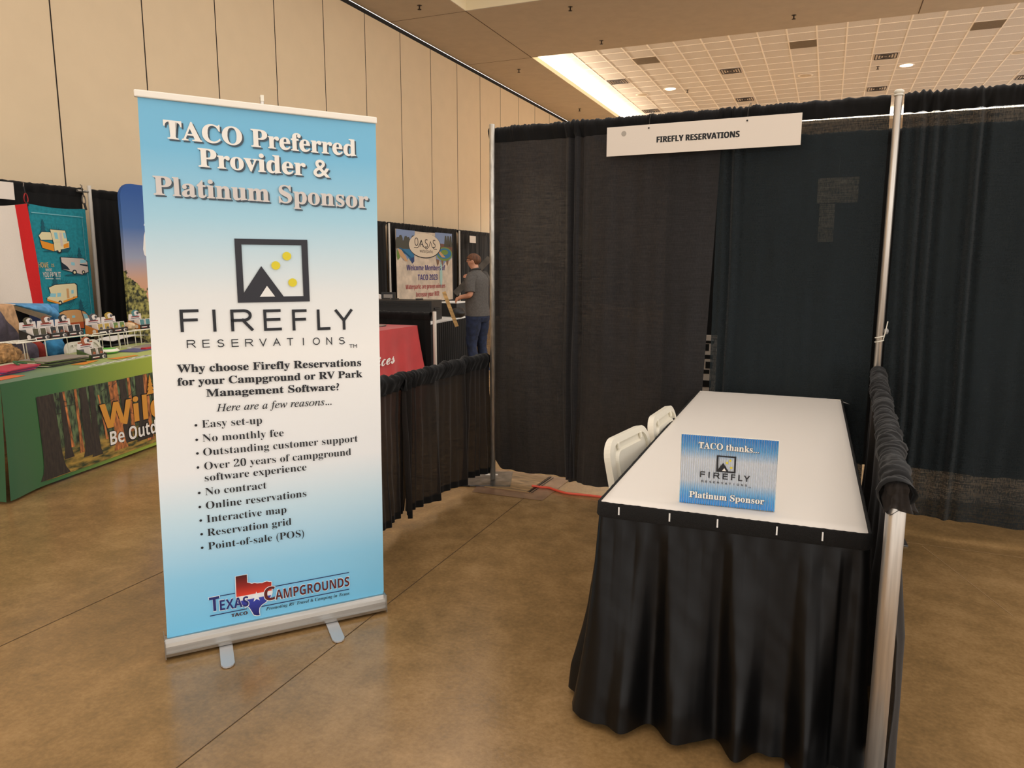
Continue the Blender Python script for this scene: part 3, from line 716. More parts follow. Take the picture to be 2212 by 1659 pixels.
for off, key, y in ((.05, 'outline_white', Y0-.0008), (.006, None, Y0-.0012)):
    e = .0025 if off > .01 else 0
    text(mb, 'T', .1683-e, .2069+e, .149-e, .149-e, .060+2*e, key or 'navy_ink', 'sansbold', .0, y)
    text(mb, 'EXAS', .2069-e, .3173+e, .147-e, .142-e, .043+2*e, key or 'navy_ink', 'sansbold', .0, y)
    text(mb, 'C', .3793-e, .4235+e, .149-e, .149-e, .058+2*e, key or 'maroon_ink', 'sansbold', .0, y)
    text(mb, 'AMPGROUNDS', .4235-e, .735+e, .146-e, .144-e, .042+2*e, key or 'maroon_ink', 'sansbold', .0, y)
for q in (-.0004, .0004): bt('TACO', .2481+q, .3109+q, .108, .107, .0135, 'maroon_dark', 'sansbold', 0, Y0-.0001*(q > 0))
bt('Promoting RV Travel & Camping in Texas', .3835, .7342, .107, .103, .0135, 'ink', 'bolditalic', -.004)
mb.build('printed_sheet', t)
flat('rail_cream', (244, 236, 222), .4)
b = MB(); b.prism([(.034, 2.106), (.911, 2.088), (.911, 2.113), (.034, 2.131)], SY-.012, SY+.010, 'rail_cream'); b.build('top_rail', t, bevel=.004)
M['cassette'] = mat('brushed_aluminium', (178, 175, 170), .28, .9, var=.04, scale=60, stretch=(.1, 1, 3))
b = MB(); prof = [(-.040, .010), (-.046, .014), (-.047, .026), (-.038, .028), (-.036, .050), (-.030, .062), (-.014, .074), (.014, .076), (.034, .07), (.044, .05), (.046, .012), (.036, .008)]
n_ = len(prof); vs = [(x, y+SY+.004, z) for x in (.0, .886) for y, z in prof]
b.add(vs, [(i, (i+1) % n_, n_+(i+1) % n_, n_+i) for i in range(n_)], 'cassette'); b.add(vs, [tuple(range(n_-1, -1, -1)), tuple(range(n_, 2*n_))], 'cassette'); b.build('base_cassette', t)
for x in (-.004, .886):
    b = MB(); b.prism([(0, 0), (.004, 0), (.004, 1), (0, 1)], 0, 1, 'cassette', Matrix.Translation((x, SY-.046, .006)) @ Matrix.Diagonal((1, .096, .078, 1))); b.build('end_cap', t, bevel=.001)
M['footgrey'] = mat('foot_metal', (206, 206, 208), .4, .5)
for x in (.218, .646):
    b = MB(); out = [(-.025, 0), (.025, 0), (.025, -.155), (.018, -.172), (.008, -.180), (-.008, -.180), (-.018, -.172), (-.025, -.155)]
    vs = [(x+px-.012*(-py)/.18, py-.0, z) for z in (.003, .009) for px, py in out]; k = len(out)
    b.add(vs, [tuple(range(k)), tuple(range(2*k-1, k-1, -1))]+[(i, k+i, k+(i+1) % k, (i+1) % k) for i in range(k)], 'footgrey'); b.build('swing_foot', t)
b = MB(); b.tube([(.47, SY+.035, .06), (.47, SY+.016, 2.15)], .008, 'alu_front', 10); b.box((.47, SY+.012, 2.146), (.012, .014, .022), 'whiteplastic'); b.build('support_pole', t)

# ------------------------------------------------------------------ sponsor card on the table
CRZ = atan2(.031, .294)
t = thing('sponsor_card', 'blue and silver ribbed sponsor card standing on the white table', 'sign', (1.850, -2.281, .7645), CRZ)
def card_mat():
    m, nt, p = newmat('printed_foil')
    tc = N(nt, 'ShaderNodeTexCoord'); sp = N(nt, 'ShaderNodeSeparateXYZ'); mr = N(nt, 'ShaderNodeMapRange'); mr.inputs['From Max'].default_value = .225
    r = N(nt, 'ShaderNodeValToRGB'); cr = r.color_ramp
    for _ in range(4): cr.elements.new(.5)
    for e, (tt, c) in zip(cr.elements, [(0, (72, 172, 240)), (.18, (124, 200, 244)), (.34, (226, 234, 244)), (.66, (232, 238, 246)), (.84, (118, 192, 238)), (1, (62, 156, 226))]): e.position = tt; e.color = c4(c)
    nt.links.new(tc.outputs['Object'], sp.inputs[0]); nt.links.new(sp.outputs[2], mr.inputs['Value']); nt.links.new(mr.outputs[0], r.inputs[0]); nt.links.new(r.outputs[0], p.inputs['Base Color'])
    p.inputs['Metallic'].default_value = .25; p.inputs['Roughness'].default_value = .16; p.inputs['Specular IOR Level'].default_value = 1.; p.inputs['Coat Weight'].default_value = .8; p.inputs['Coat Roughness'].default_value = .12; return m
M['foil'] = card_mat()
mb = MB(); NR = 42
def ribs(u, w): return Vector((.295*u, .0040*cos(u*NR*2*pi), .226*w))
mb.grid(ribs, NR*8+1, 2, 'foil'); mb.box((.1475, .008, .113), (.295, .009, .226), 'whiteplastic')
KY = -.0046
for dx, dz, key, y in ((.0014, -.0014, 'shadow_ink', KY+.0003), (0, 0, 'silver_ink', KY)):
    text(mb, 'TACO thanks...', .055+dx, .238+dx, .186+dz, .184+dz, .020, 'title_white' if key == 'silver_ink' else key, 'serif', .01, y)
    text(mb, 'Platinum Sponsor', .032+dx, .262+dx, .022+dz, .021+dz, .020, 'title_white' if key == 'silver_ink' else key, 'serif', .01, y)
firefly_logo(mb, .113, .113, .059, .054, 'ink', KY, 'paper_white')
fx0, fx1 = .064, .215
stroke_word(mb, 'FIREFLY', [(fx0+(fx1-fx0)*a, fx0+(fx1-fx0)*c) for a, c in FIRE_BOX], .091, .089,   .0195, .0034, 'ink', KY)
cx = [.067+(.211-.067)*(i+.42)/11.9 for i in range(12)]
stroke_word(mb, 'RESERVATIONS', [(c-w_*.072, c+w_*.072) for c, w_ in zip(cx, RES_W)], .0745, .0735, .0068, .0013, 'ink', KY)
text(mb, 'TM', .212, .220, .069, .069, .0038, 'ink', 'plain', 0, KY)
mb.build('printed_card', t)
b = MB(); b.prism([(.12, 0), (.175, 0), (.155, .16), (.14, .16)], 0, .003, 'signboard', Matrix.Translation((0, .09, 0)) @ Matrix.Rotation(radians(26), 4, 'X')); b.build('easel_strut', t)

# ------------------------------------------------------------------ white folding chairs
def rrect(w, h, r, n=6, x0=0., z0=0.):
    out = []
    for (cx_, cz, a0) in ((w/2-r, h/2-r, 0), (-w/2+r, h/2-r, pi/2), (-w/2+r, -h/2+r, pi), (w/2-r, -h/2+r, 1.5*pi)):
        for i in range(n+1): a = a0+pi/2*i/n; out.append((x0+cx_+r*cos(a), z0+cz+r*sin(a)))
    return out
def make_chair(lb, group):
    """faces local +y, back at y=0; origin on the floor under the back legs' middle"""
    t = thing('folding_chair', lb, 'chair', (0, 0, 0), 0, group)
    Lb = Matrix.Translation((0, -.01, .672)) @ Matrix.Rotation(radians(12), 4, 'X')
    b = MB()
    def shell(out, y0, y1, key='whiteplastic'): b.prism([(x, z) for x, z in out], y0, y1, key, Lb)
    o1 = rrect(.43, .32, .085, 8); o2 = rrect(.375, .265, .065, 8); o3 = rrect(.31, .215, .05, 8)
    def ring(oa, ya, ob, yb):
        k = len(oa); vs = [(x, ya, z) for x, z in oa]+[(x, yb, z) for x, z in ob]
        b.add(vs, [(i, (i+1) % k, k+(i+1) % k, k+i) for i in range(k)], 'whiteplastic', False, Lb)
    ring(o1, -.014, o1, .014); ring(o1, .014, o2, .016); ring(o2, .016, o2, .004); ring(o2, .004, o3, .006); ring(o3, .006, rrect(.295, .20, .045, 8), .018)
    b.poly([(x, .018, z) for x, z in rrect(.295, .20, .045, 8)], 'whiteplastic', Lb); b.poly([(x, -.014, z) for x, z in o1][::-1], 'whiteplastic', Lb)
    for x in (-.12, .12): b.box((x, .014, .122), (.012, .012, .03), 'whiteplastic', Lb)
    for x in (-.185, .185): b.box((x, .010, -.06), (.02, .02, .05), 'chairmetal', Lb)
    b.build('backrest', t, bevel=.004)
    b = MB(); b.prism([(x, z) for x, z in rrect(.39, .37, .07, 6)], -.012, .012, 'whiteplastic', Matrix.Translation((0, .24, .435)) @ Matrix.Rotation(-pi/2+.05, 4, 'X')); b.build('seat', t, bevel=.006)
    for x in (-.20, .20):
        b = MB(); b.tube(curve_pts([(x*.88, -.02, .62), (x*.9, .015, .53), (x*.95, .09, .42), (x, .36, .01)], 5), .011, 'chairmetal', 8); b.build('front_leg', t)
        b = MB(); b.tube([(x*.9, .22, .42), (x*.9, .03, .01)], .010, 'chairmetal', 8); b.build('rear_leg', t)
    for q in (((-.19, .31, .09), (.19, .31, .09)), ((-.18, .065, .09), (.18, .065, .09))):
        b = MB(); b.tube(q, .007, 'chairmetal', 8); b.build('stretcher', t)
    return t
ch = make_chair('white plastic folding chair tucked under the left side of the white table, nearer one', 'white chairs at the booth table')
ch.location = (1.520, -1.625, .0); ch.rotation_euler = (0, 0, -pi/2-.12)
dup(ch, (1.545, -1.105, 0), -pi/2-.02, 'white plastic folding chair tucked under the left side of the white table, farther one')

# ------------------------------------------------------------------ wall-side drape line and what hangs on it
WLOC = (-5.882, 1.375, 0); WRZ = atan2(.99639, -.08486)          # local x along the drape line, -y toward the aisle
TWL = Matrix.Translation(WLOC) @ Matrix.Rotation(WRZ, 4, 'Z')
for i, (a, c, lb) in enumerate(((-2.6, -.02, 'black wall drape behind the hanging towels at the left'), (.08, 3.5, 'black wall drape right of the towel pole, partly behind the blue display'), (3.5, 7.06, 'black wall drape left of the waterpark banner, behind the tall banner'),
                                (7.15, 10.60, 'black wall drape behind the waterpark banner'), (10.70, 13.6, 'black wall drape behind the man, beyond the white pole'))):
    drape('wall_curtain', lb, a, c, 2.40, .06, 'drape_far', TWL @ Matrix.Translation((0, .06, 0)), 30+i, 'wall side drapes', amp=.03, freq=3.2, res=.03, rod=.02)
for a, h, lb in ((.036, 2.43, 'pale drape pole right of the teal towel'), (7.108, 2.37, 'pale drape pole left of the waterpark banner'), (10.655, 2.37, 'pale drape pole right of the waterpark banner beside the man')):
    o = upright(lb, TWL @ Vector((a, 0, 0)), h, .022, 'whitepole' if 'whitepole' in M else flat('whitepole', (214, 206, 194), .4), 'wall drape poles', .36, .3)
    if a < 1:
        b = MB(); b.tube([(0, 0, 2.36), (.01, -.16, 2.36)], .016, 'alu', 8); b.build('crossbar_stub', o)
def on_wall(x, y, z): return TWL @ Vector((x, y, z))
# towels
def hanging_cloth(name, lb, cat, pts_top, pts_bot, ztop0, ztop1, zbot, key, y, folds=.02, seed=1, keyfn=None, extra=None, nu=40, nv=40):
    b = MB()
    def f(u, w):
        x = (pts_top[0]*(1-u)+pts_top[1]*u)*(1-w)+(pts_bot[0]*(1-u)+pts_bot[1]*u)*w
        zt = ztop0*(1-u)+ztop1*u-.022*sin(pi*u)*(1-w); z = zt+(zbot-zt)*w
        return Vector((x, y+folds*(.6*sin(u*9+seed)+.5*n2(u*5, w*2, seed))*(.3+.7*w), z))
    b.grid(f, nu, nv, key, keyfn=keyfn)
    b.grid(lambda u, w: f(u, w)+Vector((0, .006, 0)), nu, nv, key)
    if extra: extra(b, f)
    o = b.build(name, loc=WLOC, rot=(0, 0, WRZ)); return tag(o, lb, cat, 'hanging towels')
M['teal'] = mat('teal_terry_cloth', (28, 128, 140), .95, var=.08, scale=30, bump=.3)
M['redcloth'] = mat('red_terry_cloth', (206, 30, 30), .95, bump=.3, scale=80); M['whitecloth'] = mat('white_terry_cloth', (226, 214, 200), .95, bump=.3, scale=80)
for k, c in (('rv_cream', (222, 208, 164)), ('rv_orange', (224, 142, 36)), ('rv_pink', (204, 188, 176)), ('rv_tan', (202, 152, 98)), ('rv_rust', (176, 78, 34)), ('rv_line', (24, 38, 50)), ('rv_glass', (140, 196, 206)), ('rv_shade', (18, 84, 98)), ('teal_pale', (112, 174, 182)), ('gold_text', (200, 170, 110))): flat(k, c, .9)
def towel_print(b, f):
    Y = -.1095
    def P(pts, k, dy=0): b.poly([(x, Y-dy, z) for x, z in pts], k)
    def tree(x, z, h, k='rv_shade'):
        for i in range(4): P([(x-.05+.01*i, z+h*.22*i), (x+.05-.01*i, z+h*.22*i), (x, z+h*.22*i+h*.3)], k, .0002*i)
    def rays(x, z, r0, r1, a0=20, a1=160):
        for i in range(13):
            a = radians(a0+(a1-a0)*i/12); q = r1*(.85+.15*(i % 2)); c_, s_ = cos(a), sin(a)
            P([(x+r0*c_-.002*s_, z+r0*s_*.9+.002*c_), (x+r0*c_+.002*s_, z+r0*s_*.9-.002*c_), (x+q*c_, z+q*s_*.9)], 'rv_line')
    P([(-.80, 2.075), (-.17, 2.060), (-.17, 2.050), (-.80, 2.065)], 'teal_pale'); P([(-.190, 2.05), (-.185, 2.05), (-.165, .9), (-.170, .9)], 'teal_pale')
    def wheel(x, z, r):
        for rr, k, d in ((r, 'rv_line', .0008), (r*.5, 'rv_cream', .0012)): P([(x+rr*cos(a), z+rr*sin(a)) for a in [2*pi*i/14 for i in range(14)]], k, d)
    def outline(pts, k, d): 
        cx_ = sum(p[0] for p in pts)/len(pts); cz_ = sum(p[1] for p in pts)/len(pts)
        P([(cx_+(x-cx_)*1.05, cz_+(z-cz_)*1.08) for x, z in pts], 'rv_line', d); P(pts, k, d+.0003)
    tree(-.68, 1.82, .2); tree(-.26, 1.53, .2); tree(-.60, 1.27, .16); tree(-.30, .98, .16)
    P([(-.72, 1.66), (-.40, 1.66), (-.36, 1.71), (-.6, 1.69)], 'rv_shade')
    rays(-.55, 1.80, .10, .20); rays(-.33, 1.54, .08, .17); rays(-.52, 1.24, .1, .18); rays(-.36, .98, .1, .2)
    # pop-up camper
    outline([(-.73, 1.78), (-.57, 1.74), (-.57, 1.665), (-.71, 1.70)], 'rv_orange', .0003); outline([(-.74, 1.83), (-.70, 1.87), (-.60, 1.87), (-.57, 1.79), (-.72, 1.785)], 'rv_cream', .0006)
    outline([(-.60, 1.90), (-.42, 1.895), (-.40, 1.76), (-.57, 1.75)], 'rv_cream', .0009); outline([(-.57, 1.76), (-.38, 1.78), (-.385, 1.71), (-.57, 1.67)], 'rv_cream', .0012)
    P([(-.56, 1.87), (-.52, 1.87), (-.51, 1.80), (-.55, 1.80)], 'rv_glass', .0018); P([(-.45, 1.87), (-.42, 1.87), (-.41, 1.81), (-.44, 1.81)], 'rv_glass', .0018); P([(-.495, 1.87), (-.465, 1.87), (-.46, 1.72), (-.49, 1.72)], 'rv_pink', .0018); P([(-.455, 1.74), (-.39, 1.765), (-.39, 1.715), (-.455, 1.70)], 'rv_orange', .0018)
    wheel(-.51, 1.675, .032)
    # motor coach
    P([(-.48, 1.395), (-.2, 1.40), (-.18, 1.43), (-.45, 1.41)], 'rv_shade')
    outline([(-.50, 1.60), (-.22, 1.59), (-.17, 1.55), (-.165, 1.44), (-.25, 1.41), (-.49, 1.47)], 'rv_pink', .0004)
    P([(-.26, 1.58), (-.19, 1.575), (-.185, 1.545), (-.265, 1.535)], 'rv_glass', .0014); P([(-.38, 1.55), (-.335, 1.545), (-.335, 1.51), (-.38, 1.515)], 'rv_glass', .0014); P([(-.50, 1.55), (-.43, 1.50), (-.40, 1.46), (-.49, 1.47)], 'rv_line', .0012); P([(-.27, 1.53), (-.17, 1.52), (-.17, 1.50), (-.27, 1.515)], 'rv_line', .0012)
    wheel(-.345, 1.435, .030); wheel(-.23, 1.435, .022)
    # class C
    P([(-.70, 1.06), (-.42, 1.10), (-.36, 1.15), (-.6, 1.08)], 'rv_shade')
    outline([(-.68, 1.27), (-.60, 1.30), (-.36, 1.31), (-.335, 1.29), (-.34, 1.16), (-.56, 1.09), (-.69, 1.125), (-.715, 1.16), (-.66, 1.19)], 'rv_cream', .0004)
    P([(-.67, 1.21), (-.60, 1.205), (-.61, 1.165), (-.68, 1.17)], 'rv_glass', .0014); P([(-.585, 1.21), (-.54, 1.21), (-.545, 1.17), (-.59, 1.165)], 'rv_glass', .0014); P([(-.47, 1.255), (-.44, 1.255), (-.44, 1.15), (-.47, 1.145)], 'rv_tan', .0014); P([(-.715, 1.15), (-.57, 1.105), (-.57, 1.085), (-.715, 1.13)], 'rv_orange', .0014); P([(-.52, 1.12), (-.34, 1.17), (-.34, 1.15), (-.52, 1.10)], 'rv_orange', .0014); P([(-.41, 1.235), (-.38, 1.24), (-.38, 1.20), (-.41, 1.195)], 'rv_glass', .0014)
    wheel(-.56, 1.10, .026); wheel(-.38, 1.145, .018)
    # teardrop trailer
    tr = [(-.60, .93), (-.585, .985), (-.52, 1.01), (-.36, 1.015), (-.26, .985), (-.21, .93), (-.20, .87), (-.20, .80), (-.58, .80)]
    outline(tr, 'rv_tan', .0004); P([(-.285, .965), (-.235, .955), (-.215, .905), (-.27, .905)], 'rv_glass', .0014); P([(-.43, .95), (-.39, .95), (-.39, .925), (-.43, .925)], 'rv_glass', .0014); P([(-.58, .87), (-.20, .875), (-.20, .80), (-.58, .80)], 'rv_rust', .0013); P([(-.31, 1.0), (-.30, 1.0), (-.275, .9), (-.275, .80), (-.285, .80), (-.285, .9)], 'rv_line', .0015)
    def tw(s_, x0, x1, z, cap, k, sty='sans', off=.01): text(b, s_, x0, x1, z, z, cap, k, sty, off, Y-.0004)
    tw('HOME', -.775, -.66, 1.49, .055, 'gold_text'); tw('IS', -.625, -.59, 1.495, .035, 'gold_text')
    tw('WHERE', -.70, -.625, 1.45, .028, 'whitecloth'); tw('YOU PARK IT', -.735, -.52, 1.385, .055, 'whitecloth')
    P([(-.71, 1.372), (-.53, 1.367), (-.53, 1.362), (-.71, 1.367)], 'whitecloth')
hanging_cloth('beach_towel', 'teal towel printed with camper vans hanging by the pole', 'towel', (-.822, -.127), (-.805, -.118), 2.160, 2.152, .70, 'teal', -.10, .005, 3, None, towel_print)
hanging_cloth('beach_towel', 'white and red towel hanging left of the teal camper towel', 'towel', (-1.45, -.845), (-1.40, -.755), 2.11, 2.158, 1.10, 'whitecloth', -.125, .030, 5, lambda u, w: 'redcloth' if u > .755 else 'whitecloth', None, 60, 40)
flat('navy_cloth', (24, 34, 66), .95)
hanging_cloth('navy_cloth', 'dark navy cloth hanging below the red towel edge', 'cloth', (-.93, -.745), (-.92, -.74), 1.16, 1.16, .70, 'navy_cloth', -.095, .008, 6)
flat('carab', (120, 112, 106), .3, metal=.8); flat('strap', (20, 18, 18)); flat('red_metal', (150, 40, 40), .35, metal=.5)
for a, z0, key, lb in ((-.845, 2.36, 'red_metal', 'carabiner clip holding the upper left corner of the teal towel'), (-.140, 2.40, 'carab', 'carabiner clip holding the upper right corner of the teal towel')):
    t = thing('carabiner_clip', lb, 'clip', on_wall(a, -.09, 0), WRZ, 'towel clips')
    b = MB(); b.tube([(0, 0, z0), (.004, -.002, z0-.05), (.012, 0, z0-.10)], .007, 'strap', 8); b.tube([(0, .02, z0+.02), (0, -.006, z0+.01), (0, 0, z0-.03)], .006, 'carab', 8); b.build('hook', t)
    b = MB(); b.tube([(.014+.022*cos(q), .004*sin(2*q), z0-.145+.05*sin(q)) for q in [2*pi*i/16 for i in range(16)]], .007, key, 8, closed=True); b.build('ring', t)
    b = MB(); b.tube([(.018, 0, z0-.185), (.024, -.012, 2.14)], .012, 'strap', 8); b.build('strap', t)
b = MB(); b.box((-1.23, -.07, 2.276), (.58, .006, .176), 'signboard'); tag(b.build('hanging_sign', loc=WLOC, rot=(0, 0, WRZ)), 'white name sign cut by the left edge above the white towel', 'sign')

# blue sunset display
def popup_mat():
    m, nt, p = newmat('sunset_print'); p.inputs['Roughness'].default_value = .75
    tc = N(nt, 'ShaderNodeTexCoord'); sp = N(nt, 'ShaderNodeSeparateXYZ'); nt.links.new(tc.outputs['Object'], sp.inputs[0])
    r = N(nt, 'ShaderNodeValToRGB'); cr = r.color_ramp
    for _ in range(3): cr.elements.new(.5)
    for e, (tt, c) in zip(cr.elements, [(.40, (228, 160, 112)), (.56, (206, 160, 132)), (.66, (150, 156, 176)), (.80, (72, 108, 164)), (.97, (40, 84, 152))]): e.position = tt; e.color = c4(c)
    mr = N(nt, 'ShaderNodeMapRange'); mr.inputs['From Max'].default_value = 2.43; nt.links.new(sp.outputs[2], mr.inputs['Value']); nt.links.new(mr.outputs[0], r.inputs[0])
    nz = N(nt, 'ShaderNodeTexNoise'); nz.inputs['Scale'].default_value = 20; nz.inputs['Detail'].default_value = 7; nz.inputs['Roughness'].default_value = .62; nt.links.new(tc.outputs['Object'], nz.inputs['Vector'])
    r2 = N(nt, 'ShaderNodeValToRGB'); r2.color_ramp.elements[0].position = .42; r2.color_ramp.elements[0].color = c4((34, 40, 22)); r2.color_ramp.elements[1].position = .62; r2.color_ramp.elements[1].color = c4((176, 168, 92))
    nt.links.new(nz.outputs['Fac'], r2.inputs[0])
    nb = N(nt, 'ShaderNodeTexNoise'); nb.inputs['Scale'].default_value = 4; nb.inputs['Detail'].default_value = 6; nt.links.new(tc.outputs['Object'], nb.inputs['Vector'])
    a = N(nt, 'ShaderNodeMath', operation='MULTIPLY_ADD'); nt.links.new(nb.outputs['Fac'], a.inputs[0]); a.inputs[1].default_value = .8; a.inputs[2].default_value = .92
    # crowns are taller at the display's left edge
    ab = N(nt, 'ShaderNodeMath', operation='MULTIPLY_ADD'); nt.links.new(sp.outputs[0], ab.inputs[0]); ab.inputs[1].default_value = -.45; nt.links.new(a.outputs[0], ab.inputs[2])
    lt = N(nt, 'ShaderNodeMath', operation='LESS_THAN'); nt.links.new(sp.outputs[2], lt.inputs[0]); nt.links.new(ab.outputs[0], lt.inputs[1])
    mx = N(nt, 'ShaderNodeMix', data_type='RGBA'); nt.links.new(lt.outputs[0], mx.inputs[0]); nt.links.new(r.outputs[0], mx.inputs[6]); nt.links.new(r2.outputs[0], mx.inputs[7]); nt.links.new(mx.outputs[2], p.inputs['Base Color'])
    return m
M['sunset'] = popup_mat()
mb = MB()
out = [(-.11, .02)]+[(-.11+.16-.16*cos(q), 2.27+.16*sin(q)) for q in [pi/2*i/8 for i in range(9)]]+[(2.05+.16*sin(q), 2.27+.16*cos(q)) for q in [pi/2*i/8 for i in range(9)]]+[(2.21, .02)]
mb.prism(out, -.04, .0, 'sunset', )
mb.poly([(x, -.0415, z) for x, z in [(.155, 1.70), (.165, 1.64), (.185, 1.62), (.235, 1.62), (.24, 1.95), (.21, 1.93), (.18, 1.85)]], 'paper_white'); mb.poly([(.19, -.0415, 1.975), (.215, -.0415, 1.965), (.24, -.0415, 1.98), (.235, -.0415, 2.0), (.2, -.0415, 1.995)], 'paper_white')
o = mb.build('popup_display', loc=on_wall(0, -.58, 0), rot=(0, 0, WRZ)); tag(o, 'tall blue sunset display with rounded corners, half hidden by the banner', 'display')

# ------------------------------------------------------------------ waterpark banner
flat('oasis_paper', (206, 190, 170), .7, var=.09, scale=5)
for k, c in (('wp_sky', (126, 146, 182)), ('wp_tree', (72, 72, 62)), ('wp_water', (38, 112, 156)), ('wp_deep', (36, 62, 112)), ('wp_sand', (200, 156, 112)), ('wp_green', (112, 140, 62)), ('wp_roof', (112, 74, 60)), ('wp_brown', (130, 96, 74)), ('wp_purple', (52, 44, 128)), ('wp_red', (168, 46, 56)), ('wp_oval', (222, 206, 182)), ('wp_teal', (160, 196, 190)), ('wp_ink', (34, 30, 34))): flat(k, c, .7)
def oasis(b, f):
    Y = -.10-.0055
    def P(pts, k, d=0): b.poly([(x, Y-d*.4, z) for x, z in ccw(pts)], k)
    P([(7.2, 2.255), (8.05, 2.255), (7.95, 1.75), (7.85, 1.62), (7.8, 1.74), (7.68, 1.62), (7.62, 1.70), (7.5, 1.62), (7.4, 1.78), (7.3, 1.66), (7.22, 1.70)], 'wp_sky')
    for i, x in enumerate((7.28, 7.40, 7.52, 7.63, 7.74, 7.86, 7.96)):
        h = 2.10+.06*sin(i*2.3); P([(x-.09, 1.86), (x+.09, 1.86), (x+.09, h-.06), (x+.03, h), (x-.05, h-.01), (x-.1, h-.08)], 'wp_tree', .0004+.0002*i)
    P([(7.25, 1.86), (8.0, 1.86), (8.0, 1.62), (7.85, 1.60), (7.7, 1.70), (7.4, 1.88)], 'wp_water', .002); P([(7.25, 1.87), (7.42, 1.84), (7.62, 1.70), (7.7, 1.60), (7.6, 1.60), (7.35, 1.72)], 'wp_sand', .0024); P([(7.22, 1.85), (7.30, 1.80), (7.36, 1.68), (7.26, 1.62), (7.22, 1.7)], 'wp_green', .0025)
    P([(7.8, 1.66), (8.0, 1.70), (8.0, 1.60), (7.9, 1.55)], 'wp_deep', .0026)
    P([(9.05, 2.26), (9.98, 2.266), (9.98, 1.70), (9.8, 1.62), (9.6, 1.60), (9.45, 1.5), (9.3, 1.62), (9.1, 1.66)], 'wp_sky')
    P([(9.1, 2.02), (9.98, 2.0), (9.98, 1.8), (9.1, 1.8)], 'wp_roof', .0006); 
    for x in (9.62, 9.76, 9.90): P([(x-.1, 1.95), (x+.1, 1.95), (x+.04, 2.2), (x-.04, 2.21)], 'wp_tree', .0008)
    P([(9.55+.43*cos(q), 1.78+.16*sin(q)) for q in [2*pi*i/24 for i in range(24)]], 'wp_green', .0014); P([(9.55+.38*cos(q), 1.79+.12*sin(q)) for q in [2*pi*i/24 for i in range(24)]], 'wp_water', .0018)
    P([(9.55+.2*cos(q), 1.82+.06*sin(q)) for q in [2*pi*i/20 for i in range(20)]], 'wp_green', .0022); P([(9.2, 1.82), (9.4, 1.70), (9.6, 1.70), (9.3, 1.84)], 'wp_sand', .0024)
    for x in (9.18, 9.42, 9.70): P([(x-.08, 1.66), (x+.08, 1.64), (x+.05, 1.56), (x, 1.50), (x-.05, 1.56)], 'wp_brown', .0012)
    for x, z, w_, h in ((9.35, 1.3, .07, .30),): P([(x+w_*cos(q), z+h*sin(q)) for q in [2*pi*i/16 for i in range(16)]], 'wp_teal' if x == 9.35 else 'wp_oval', .0005)
    P([(8.55+.80*cos(q), 1.945+.275*sin(q)) for q in [2*pi*i/40 for i in range(40)]], 'wp_ink', .004); P([(8.54+.78*cos(q), 1.955+.265*sin(q)) for q in [2*pi*i/40 for i in range(40)]], 'wp_oval', .0044)
    def tx(s_, x0, x1, z0, z1, cap, k, sty='sans', off=0.): text(b, s_, x0, x1, z0, z1, cap, k, sty, off, Y-.003)
    tx('O', 8.02, 8.20, 1.94, 1.94, .17, 'wp_ink'); tx('A', 8.26, 8.44, 1.92, 1.92, .15, 'wp_ink'); tx('S', 8.52, 8.66, 1.91, 1.91, .18, 'wp_ink'); tx('S', 8.92, 9.06, 1.91, 1.91, .18, 'wp_ink')
    b.tube([(x, Y-.002, z) for x, z in ((8.00, 1.895), (8.16, 1.895), (8.24, 1.95), (8.33, 2.06), (8.46, 1.92), (8.60, 1.875), (8.72, 1.93), (8.80, 2.05), (8.88, 1.93), (8.98, 1.885), (9.12, 1.88))], .008, 'wp_ink', 6)
    tx('waterparks', 8.26, 8.92, 1.80, 1.79, .07, 'wp_ink')
    tx('Welcome Members of', 7.64, 9.57, 1.41, 1.40, .115, 'wp_purple', 'sansbold', -.01)
    tx('TACO 2023', 8.15, 9.15, 1.19, 1.185, .125, 'wp_purple', 'sansbold', -.01)
    tx('Waterparks are proven winners', 7.58, 9.56, 1.01, .99, .10, 'wp_red', 'sansbold', -.01); tx('Increase your ROI!', 8.05, 9.24, .83, .82, .10, 'wp_red', 'sansbold', -.01)
hanging_cloth('vinyl_banner', 'white vinyl banner reading Welcome Members of TACO 2023 on the wall drape', 'banner', (7.19, 9.99), (7.22, 10.0), 2.262, 2.268, .70, 'oasis_paper', -.10, .004, 8, None, oasis)

# ------------------------------------------------------------------ green table booth
GLOC = Vector((-2.648, -1.707, 0)); GRZ = atan2(.970, -.244)       # local x along the front edge, y toward the wall
TG = Matrix.Translation(GLOC) @ Matrix.Rotation(GRZ, 4, 'Z')
GD = .84; GL = 2.44; GH = .762
def green_mat():
    m, nt, p = newmat('green_table_cloth'); p.inputs['Roughness'].default_value = .6; p.inputs['Sheen Weight'].default_value = .2
    tc = N(nt, 'ShaderNodeTexCoord'); sp = N(nt, 'ShaderNodeSeparateXYZ'); nt.links.new(tc.outputs['Object'], sp.inputs[0])
    mr = N(nt, 'ShaderNodeMapRange'); mr.inputs['From Min'].default_value = -.1; mr.inputs['From Max'].default_value = 1.7; nt.links.new(sp.outputs[0], mr.inputs['Value'])
    r = N(nt, 'ShaderNodeValToRGB'); cr = r.color_ramp; cr.elements.new(.5); cr.elements.new(.5)
    for e, (tt, c) in zip(cr.elements, [(.0, (26, 84, 44)), (.3, (50, 106, 46)), (.6, (122, 148, 42)), (.95, (164, 178, 44))]): e.position = tt; e.color = c4(c)
    nt.links.new(mr.outputs[0], r.inputs[0]); nt.links.new(r.outputs[0], p.inputs['Base Color']); return m
M['green'] = green_mat()
